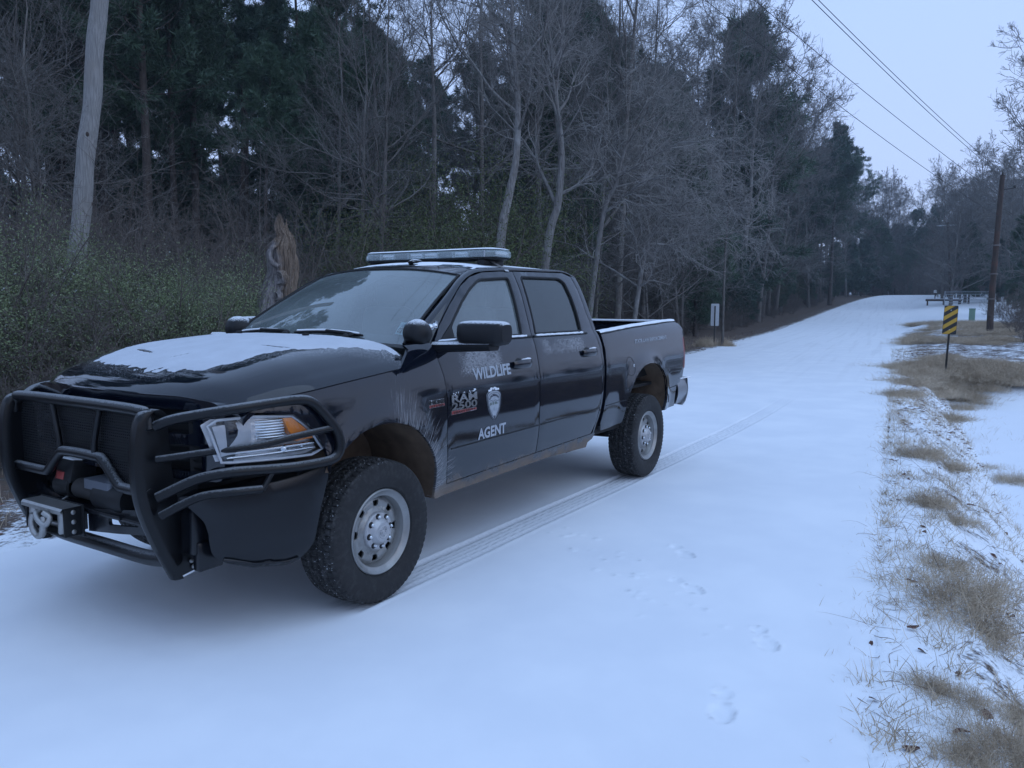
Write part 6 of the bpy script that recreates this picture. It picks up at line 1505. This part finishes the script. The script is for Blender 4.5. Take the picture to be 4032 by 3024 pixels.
# small far things on the right
g2 = at(2095, 60); pdl = thing('utility_pedestal', 'small pale green utility box standing in the snow', 'utility box', g2)
PG = simple('pedestal_green', (.17, .27, .20), .6, var=.1); MB().box((0, 0, .36), (.30, .36, .74), bev=.03).build('cabinet', PG, pdl); MB().box((0, 0, .76), (.34, .40, .08), bev=.03).build('lid', PG, pdl); MB().box((0, 0, .815), (.30, .36, .03), bev=.01).build('lid_snow', SNOW_THIN, pdl)
g3 = at(2013, 112); mb_ = thing('mailbox', 'small white mailbox at the crest of the road', 'mailbox', g3)
m = MB(); rows = []
for xx in (-.28, .28): rows.append([(xx, yy, zz) for yy, zz in [(-.16, 1.0), (-.16, 1.22)]+[(.16*math.cos(t), 1.22+.16*math.sin(t)) for t in np.linspace(math.pi, 0, 9)][1:]+[(.16, 1.0)]])
m.loft(rows, closed=True); [m.add(r, [list(range(len(r)))]) for r in rows]; m.build('box', simple('mailbox_white', (.7, .7, .7), .5), mb_, smooth=40); MB().box((0, 0, .45), (.1, .1, 1.1)).build('post', POST, mb_)
g4 = at(2032, 100); rl = thing('culvert_rail', 'low snow-topped rail beside the far driveway', 'rail', g4)
MB().box((0, 0, .55), (.25, 3.6, .22), bev=.02).build('beam', CREO, rl); MB().box((0, 0, .69), (.27, 3.6, .06), bev=.02).build('beam_snow', SNOW_THIN, rl)
for y in (-1.6, 0, 1.6): MB().box((0, y, .2), (.15, .15, .6)).build('post', CREO, rl)
g5 = at(2085, 95); gt = thing('metal_gate', 'thin pale metal gate in front of the dark trees', 'gate', g5)
GB = simple('gate_metal', (.34, .37, .40), .5, .4)
for z in (.35, .65, .95, 1.25, 1.5): MB().tube([(0, -2.2, z), (0, 2.2, z)], .028, 6).build('rail', GB, gt, smooth=60)
for y in (-2.2, 2.2): MB().tube([(0, y, -.1), (0, y, 1.6)], .05, 8).build('post', GB, gt, smooth=60)
dk = MB().box((0, 0, 1.1), (2.4, 1.7, 2.2), bev=.1); 

# ---- dry grass, stems and leaves
def strawmat(name, c0, c1, c2):
    m, nt, b = nmat(name); x = X(nt); co = x.coord(); n = x.noise(co, 5, 4, .6); n2 = x.noise(co, 60, 2)
    c = x.mix(x.ramp(n, .35, .65), c0, c1); c = x.mix(x.ramp(n2, .55, .7), c, c2); x.link(c, b.inputs['Base Color']); b.inputs['Roughness'].default_value = .8; return m
STRAW = strawmat('dry_grass', (.38, .30, .21), (.60, .49, .36), (.25, .185, .14)); STEM = strawmat('dead_stems', (.13, .085, .070), (.26, .19, .155), (.07, .05, .045))
def blades(g, S0, D, L, W, k=4, droop=.25, wander=.10):
    N = len(S0); P = np.zeros((N, k+1, 3)); P[:, 0] = S0; d = unit(D)
    for i in range(k): d = unit(d+wander*g.normal(size=(N, 3))-np.array([0, 0, droop])*(i/k)); P[:, i+1] = P[:, i]+d*(L/k)[:, None]
    s = unit(np.cross(P[:, -1]-P[:, 0], g.normal(size=(N, 3))))*W[:, None]*.5; V = []
    for i in range(k): wdt = 1-.75*i/k; V += [P[:, i]-s*wdt, P[:, i]+s*wdt]
    V.append(P[:, k]); V = np.stack(V, 1).reshape(-1, 3); b = np.arange(N)[:, None]*(2*k+1); q = []
    Q = np.concatenate([b+np.array([[2*i, 2*i+1, 2*i+3, 2*i+2]]) for i in range(k-1)]); T = b+np.array([[2*k-2, 2*k-1, 2*k]])
    return V, Q, T
def tussock(seed, n, R, H):
    g = np.random.default_rng(seed); r = R*np.sqrt(g.random(n)); a = g.uniform(0, 6.28, n); S0 = np.stack([r*np.cos(a), r*np.sin(a), np.zeros(n)-.02], 1)
    S0[:, :2] *= (1+.3*np.sin(a*3+seed)+.25*np.sin(a*7+seed*2))[:, None]*g.choice([1, 1, .6, 1.35], n)[:, None]
    lean = g.normal(size=(n, 2))*.55+np.stack([np.cos(a), np.sin(a)], 1)*.35; D = np.concatenate([lean, np.ones((n, 1))], 1)
    V, Q, T = blades(g, S0, D, H*g.uniform(.5, 1.5, n), np.full(n, .0046), 5, .60, .26)
    V[:, 2] = np.maximum(V[:, 2], -.02)
    root = thing('grass_tussock', 'x', 'dry grass'); link('blades', fast_mesh('blades', V, [Q, T], [STRAW]), root); return root
tus = [tussock(91, 1700, .34, .20), tussock(92, 1300, .28, .15), tussock(93, 2200, .46, .24)]
TG = 'dry grass clumps on the right bank'
TL = [((2075, 1300), 2, (.62, .85, .85), 'big matted tan grass clump halfway down the right bank'), ((2035, 1225), 1, (.6, .8, .8), 'tan grass clump just up the bank from the big matted one'), ((2120, 1365), 1, (.6, .7, .75), 'tan grass clump at the lower right edge of the big matted one'),
      ((2008, 1090), 0, (.55, .6, .7), 'grass clump with dark leaves beside it on the right bank'), ((2055, 1125), 1, (.55, .55, .6), 'small low grass clump on the slope right of its neighbour'),
      ((2165, 1625), 2, (.42, .42, .6), 'grass clump in the lower right corner'), ((2205, 1570), 0, (.4, .4, .6), 'grass clump at the right edge near the lower corner'), ((2012, 1490), 1, (.32, .32, .6), 'small grass tuft low on the right, alone in the snow'), ((2095, 1525), 1, (.36, .36, .6), 'small grass tuft between the lone tuft and the lower right corner'), ((2085, 1645), 0, (.32, .32, .5), 'grass tuft at the very bottom right'),
      ((1990, 985), 0, (.7, .8, .7), 'thin grass clump by the road edge above the frozen creek'), ((2045, 1010), 1, (.8, .9, .7), 'thin grass clump on the upper creek bank'), ((2185, 1045), 2, (.55, .7, .8), 'darker grass clump at the creek side by the right edge'), ((2130, 1015), 1, (.7, .8, .8), 'grass clump on the creek side left of the darker one'),
      ((2045, 905), 0, (.95, 1.1, .9), 'tan grass clump below the striped marker mound'), ((2075, 885), 2, (.8, 1.0, .9), 'broad tan grass clump beside the frozen creek head')]
for (px, py), v, sc, lb in TL: put(tus[v], tuple(gp(px, py)), px*.37, sc, lb)
for k in range(60):                                             # the grassy mound round the striped marker
    px = FR.uniform(1950, 2150); py = FR.uniform(770, 866)
    if px > 2100 and py > 840: continue
    put(tus[FR.choice((0, 1, 2))], tuple(gp(px, py)), FR.uniform(0, 6.28), (FR.uniform(.7, 1.25), FR.uniform(.9, 1.6), FR.uniform(.7, 1.2)), 'tan grass clump on the mound at the foot of the striped marker', TG)
for k in range(14):
    p = gp(FR.uniform(2120, 2212), FR.uniform(790, 832)); put(tus[FR.choice((0, 2))], tuple(p), FR.uniform(0, 6.28), (1.6, 1.6, 1.3), 'olive brown grass clump right of the marker mound', 'grass clumps right of the mound')
for k in range(60):
    px = FR.uniform(1965, 2190); py = FR.uniform(697, 744); p = gp(px, py)
    put(tus[FR.choice((0, 1, 2))], tuple(p), FR.uniform(0, 6.28), (FR.uniform(1.2, 2.2), FR.uniform(1.2, 2.2), FR.uniform(.8, 1.3)), 'low tan grass clump between the marker and the right-hand pole', 'grass clumps by the right-hand pole')
g = np.random.default_rng(101)
def scatter(n, xr, dfun, side):
    x = g.uniform(*xr, n) if side < 2 else xr[1]-(xr[1]-xr[0])*g.random(n)**1.6
    d = dfun(n); y = (yr(x)+d) if side > 0 else (yl(x)-d); return x, y
Vs, Qs, Ts, nn = [], [], [], 0
def addb(x, y, D, L, W, **kw):
    global nn
    V, Q, T = blades(g, np.stack([x, y, ground_z(x, y)-.01], 1), D, L, W, **kw); Vs.append(V); Qs.append(Q+nn); Ts.append(T+nn); nn += len(V)
def up_dir(n, s=.6): return np.concatenate([g.normal(size=(n, 2))*s, np.ones((n, 1))], 1)
# clumpy scatter of short blades on the near bank
cx = g.uniform(-13, 3.6, 520); cd = np.abs(g.normal(.60, .50, 520)); n = 13000; ci = g.integers(0, 520, n)
x = cx[ci]+g.normal(size=n)*.05; y = yr(cx[ci])+cd[ci]+g.normal(size=n)*.05; addb(x, y, up_dir(n, .7), g.uniform(.04, .15, n), np.full(n, .0042), k=3)
n = 1500; x = g.uniform(-12, 3.5, n); y = yr(x)+g.normal(.05, .12, n); addb(x, y, up_dir(n, .9), g.uniform(.03, .13, n), np.full(n, .0036), k=3)
n = 2600; x, y = scatter(n, (-30, -12), lambda n: np.abs(g.normal(.8, .6, n)), 1); addb(x, y, up_dir(n), g.uniform(.06, .2, n), np.full(n, .006), k=3)
n = 4500; x, y = scatter(n, (-40, 2), lambda n: g.uniform(.2, 4.5, n), -1); addb(x, y, up_dir(n), g.uniform(.06, .28, n), np.full(n, .005), k=3)
n = 6000; x, y = scatter(n, (-22, 14), lambda n: g.uniform(5.4, 14, n), 1); addb(x, y, up_dir(n), g.uniform(.25, .8, n), np.full(n, .009), k=4)
link('grass', fast_mesh('grass', np.concatenate(Vs), [np.concatenate(Qs), np.concatenate(Ts)], [STRAW]), kind='stuff')
Vs, Qs, Ts, nn = [], [], [], 0
n = 420; x = g.uniform(-9, 3.4, n); y = yr(x)+np.abs(g.normal(.32, .30, n)); addb(x, y, np.concatenate([g.normal(size=(n, 2)), g.uniform(.1, .5, (n, 1))], 1), g.uniform(.15, .5, n), np.full(n, .0042), k=7, droop=.35, wander=.22)
n = 260; x, y = scatter(n, (-25, -1), lambda n: g.uniform(.5, 4, n), -1); addb(x, y, np.concatenate([g.normal(size=(n, 2)), g.uniform(.2, 1.0, (n, 1))], 1), g.uniform(.2, .7, n), np.full(n, .006), k=6, droop=.3, wander=.2)
V = np.concatenate(Vs); V[:, 2] = np.maximum(V[:, 2], ground_z(V[:, 0], V[:, 1])+.003)
link('dead_stems', fast_mesh('dead_stems', V, [np.concatenate(Qs), np.concatenate(Ts)], [STEM]), kind='stuff')
# leaves
LEAF = strawmat('fallen_leaf', (.085, .035, .026), (.17, .085, .055), (.05, .03, .028))
def leaf_mesh(seed):
    gg = np.random.default_rng(seed); m = MB(); rows = []
    for t in np.linspace(0, 1, 6):
        w_ = .022*math.sin(math.pi*min(1, t*.92+.06))**.8; c_ = .009*math.sin(t*3+seed); rows.append([(t*.075, s_*w_, .006+c_*.6+abs(s_)*.006*(1+.6*math.sin(seed+t*5))) for s_ in (-1, -.4, 0, .4, 1)])
    m.loft(rows); o = m.build('fallen_leaf', LEAF, None, smooth=60); me = o.data; bpy.data.objects.remove(o); return me
LM = [leaf_mesh(s) for s in range(4)]
big = [((2000, 1335), 1.6, 'dark curled leaf at the lower left foot of the big matted grass clump'), ((2120, 1540), 1.8, 'reddish leaf by the small grass tuft in the lower right'), ((2180, 1340), 1.5, 'dark red leaf at the right edge beside the big matted clump'), ((1948, 1620), 1.5, 'brown leaf at the bottom, nearest the road edge'), ((2060, 1590), 1.7, 'dark leaf lying in the bottom right corner'), ((1990, 1075), 1.5, 'brown leaf left of the clump with dark leaves'), ((2090, 1640), 1.6, 'curled dark leaf at the very bottom right'), ((1826, 1224), 1.3, 'single small dark leaf lying out on the snowy road')]
for k, ((px, py), sc, lb) in enumerate(big):
    p = gp(px, py); q = link('fallen_leaf', LM[k % 4], None, tuple(p+[0, 0, .004]), (FR.uniform(-.3, .3), FR.uniform(-.3, .3), FR.uniform(0, 6.28)), label=lb, category='leaf'); q.scale = (sc*.55,)*3
for k in range(90):
    x = FR.uniform(-8, 3.3); y = float(yr(x))+abs(FR.gauss(.5, .35)); q = link('fallen_leaf', LM[k % 4], None, (x, y, float(ground_z(x, y))+.003), (FR.uniform(-.5, .5), FR.uniform(-.5, .5), FR.uniform(0, 6.28)), label='small brown fallen leaf on the snowy right bank', category='leaf', group='fallen leaves on the right bank'); q.scale = (FR.uniform(.5, 1.0),)*3
lv, lq = [], []; base = np.array([v.co[:] for v in LM[0].vertices]); bf = np.array([list(p.vertices) for p in LM[0].polygons])
n = 2600; xs_ = np.r_[g.uniform(-60, 2, 1900), g.uniform(-30, -8, 700)]; sd = np.r_[-np.ones(1900), np.ones(700)]
ys_ = np.where(sd < 0, yl(xs_)-np.abs(g.normal(1.6, 1.5, n)), yr(xs_)+g.uniform(.15, 1.3, n)); zs_ = ground_z(xs_, ys_)
a = g.uniform(0, 6.28, n); scl = g.uniform(.6, 1.25, n)
B = base[None]*scl[:, None, None]; LV = np.stack([B[..., 0]*np.cos(a)[:, None]-B[..., 1]*np.sin(a)[:, None]+xs_[:, None], B[..., 0]*np.sin(a)[:, None]+B[..., 1]*np.cos(a)[:, None]+ys_[:, None], B[..., 2]+zs_[:, None]], -1).reshape(-1, 3)
link('leaf_litter', fast_mesh('leaf_litter', LV, [(np.arange(n)[:, None, None]*len(base)+bf[None]).reshape(-1, bf.shape[1])], [LEAF]), kind='stuff')
n = 900
for k in range(9):
    q = g1; put(tus[FR.choice((0, 1, 2))], (q[0]+FR.uniform(-.5, .8), q[1]+FR.uniform(-.6, .6), q[2]), FR.uniform(0, 6.28), (.7, .7, 1.8), 'brown grass tuft at the foot of the pale marker panel', 'grass tufts at the pale marker')
for t in tus: drop(t)

# ================================================================== thin cold haze in the air (everything inside one closed box)
hz, nt, b = nmat('cold_haze'); nt.nodes.remove(b); pv = nt.nodes.new('ShaderNodeVolumePrincipled'); pv.inputs['Color'].default_value = (.74, .87, 1.0, 1); pv.inputs['Density'].default_value = .0008
pv.inputs['Anisotropy'].default_value = 0.0; nt.links.new(pv.outputs[0], nt.nodes['Material Output'].inputs['Volume'])
bx_ = MB().box((-600, 0, 15.5), (3400, 2800, 39)).build('haze', hz, None, smooth=0, kind='stuff')
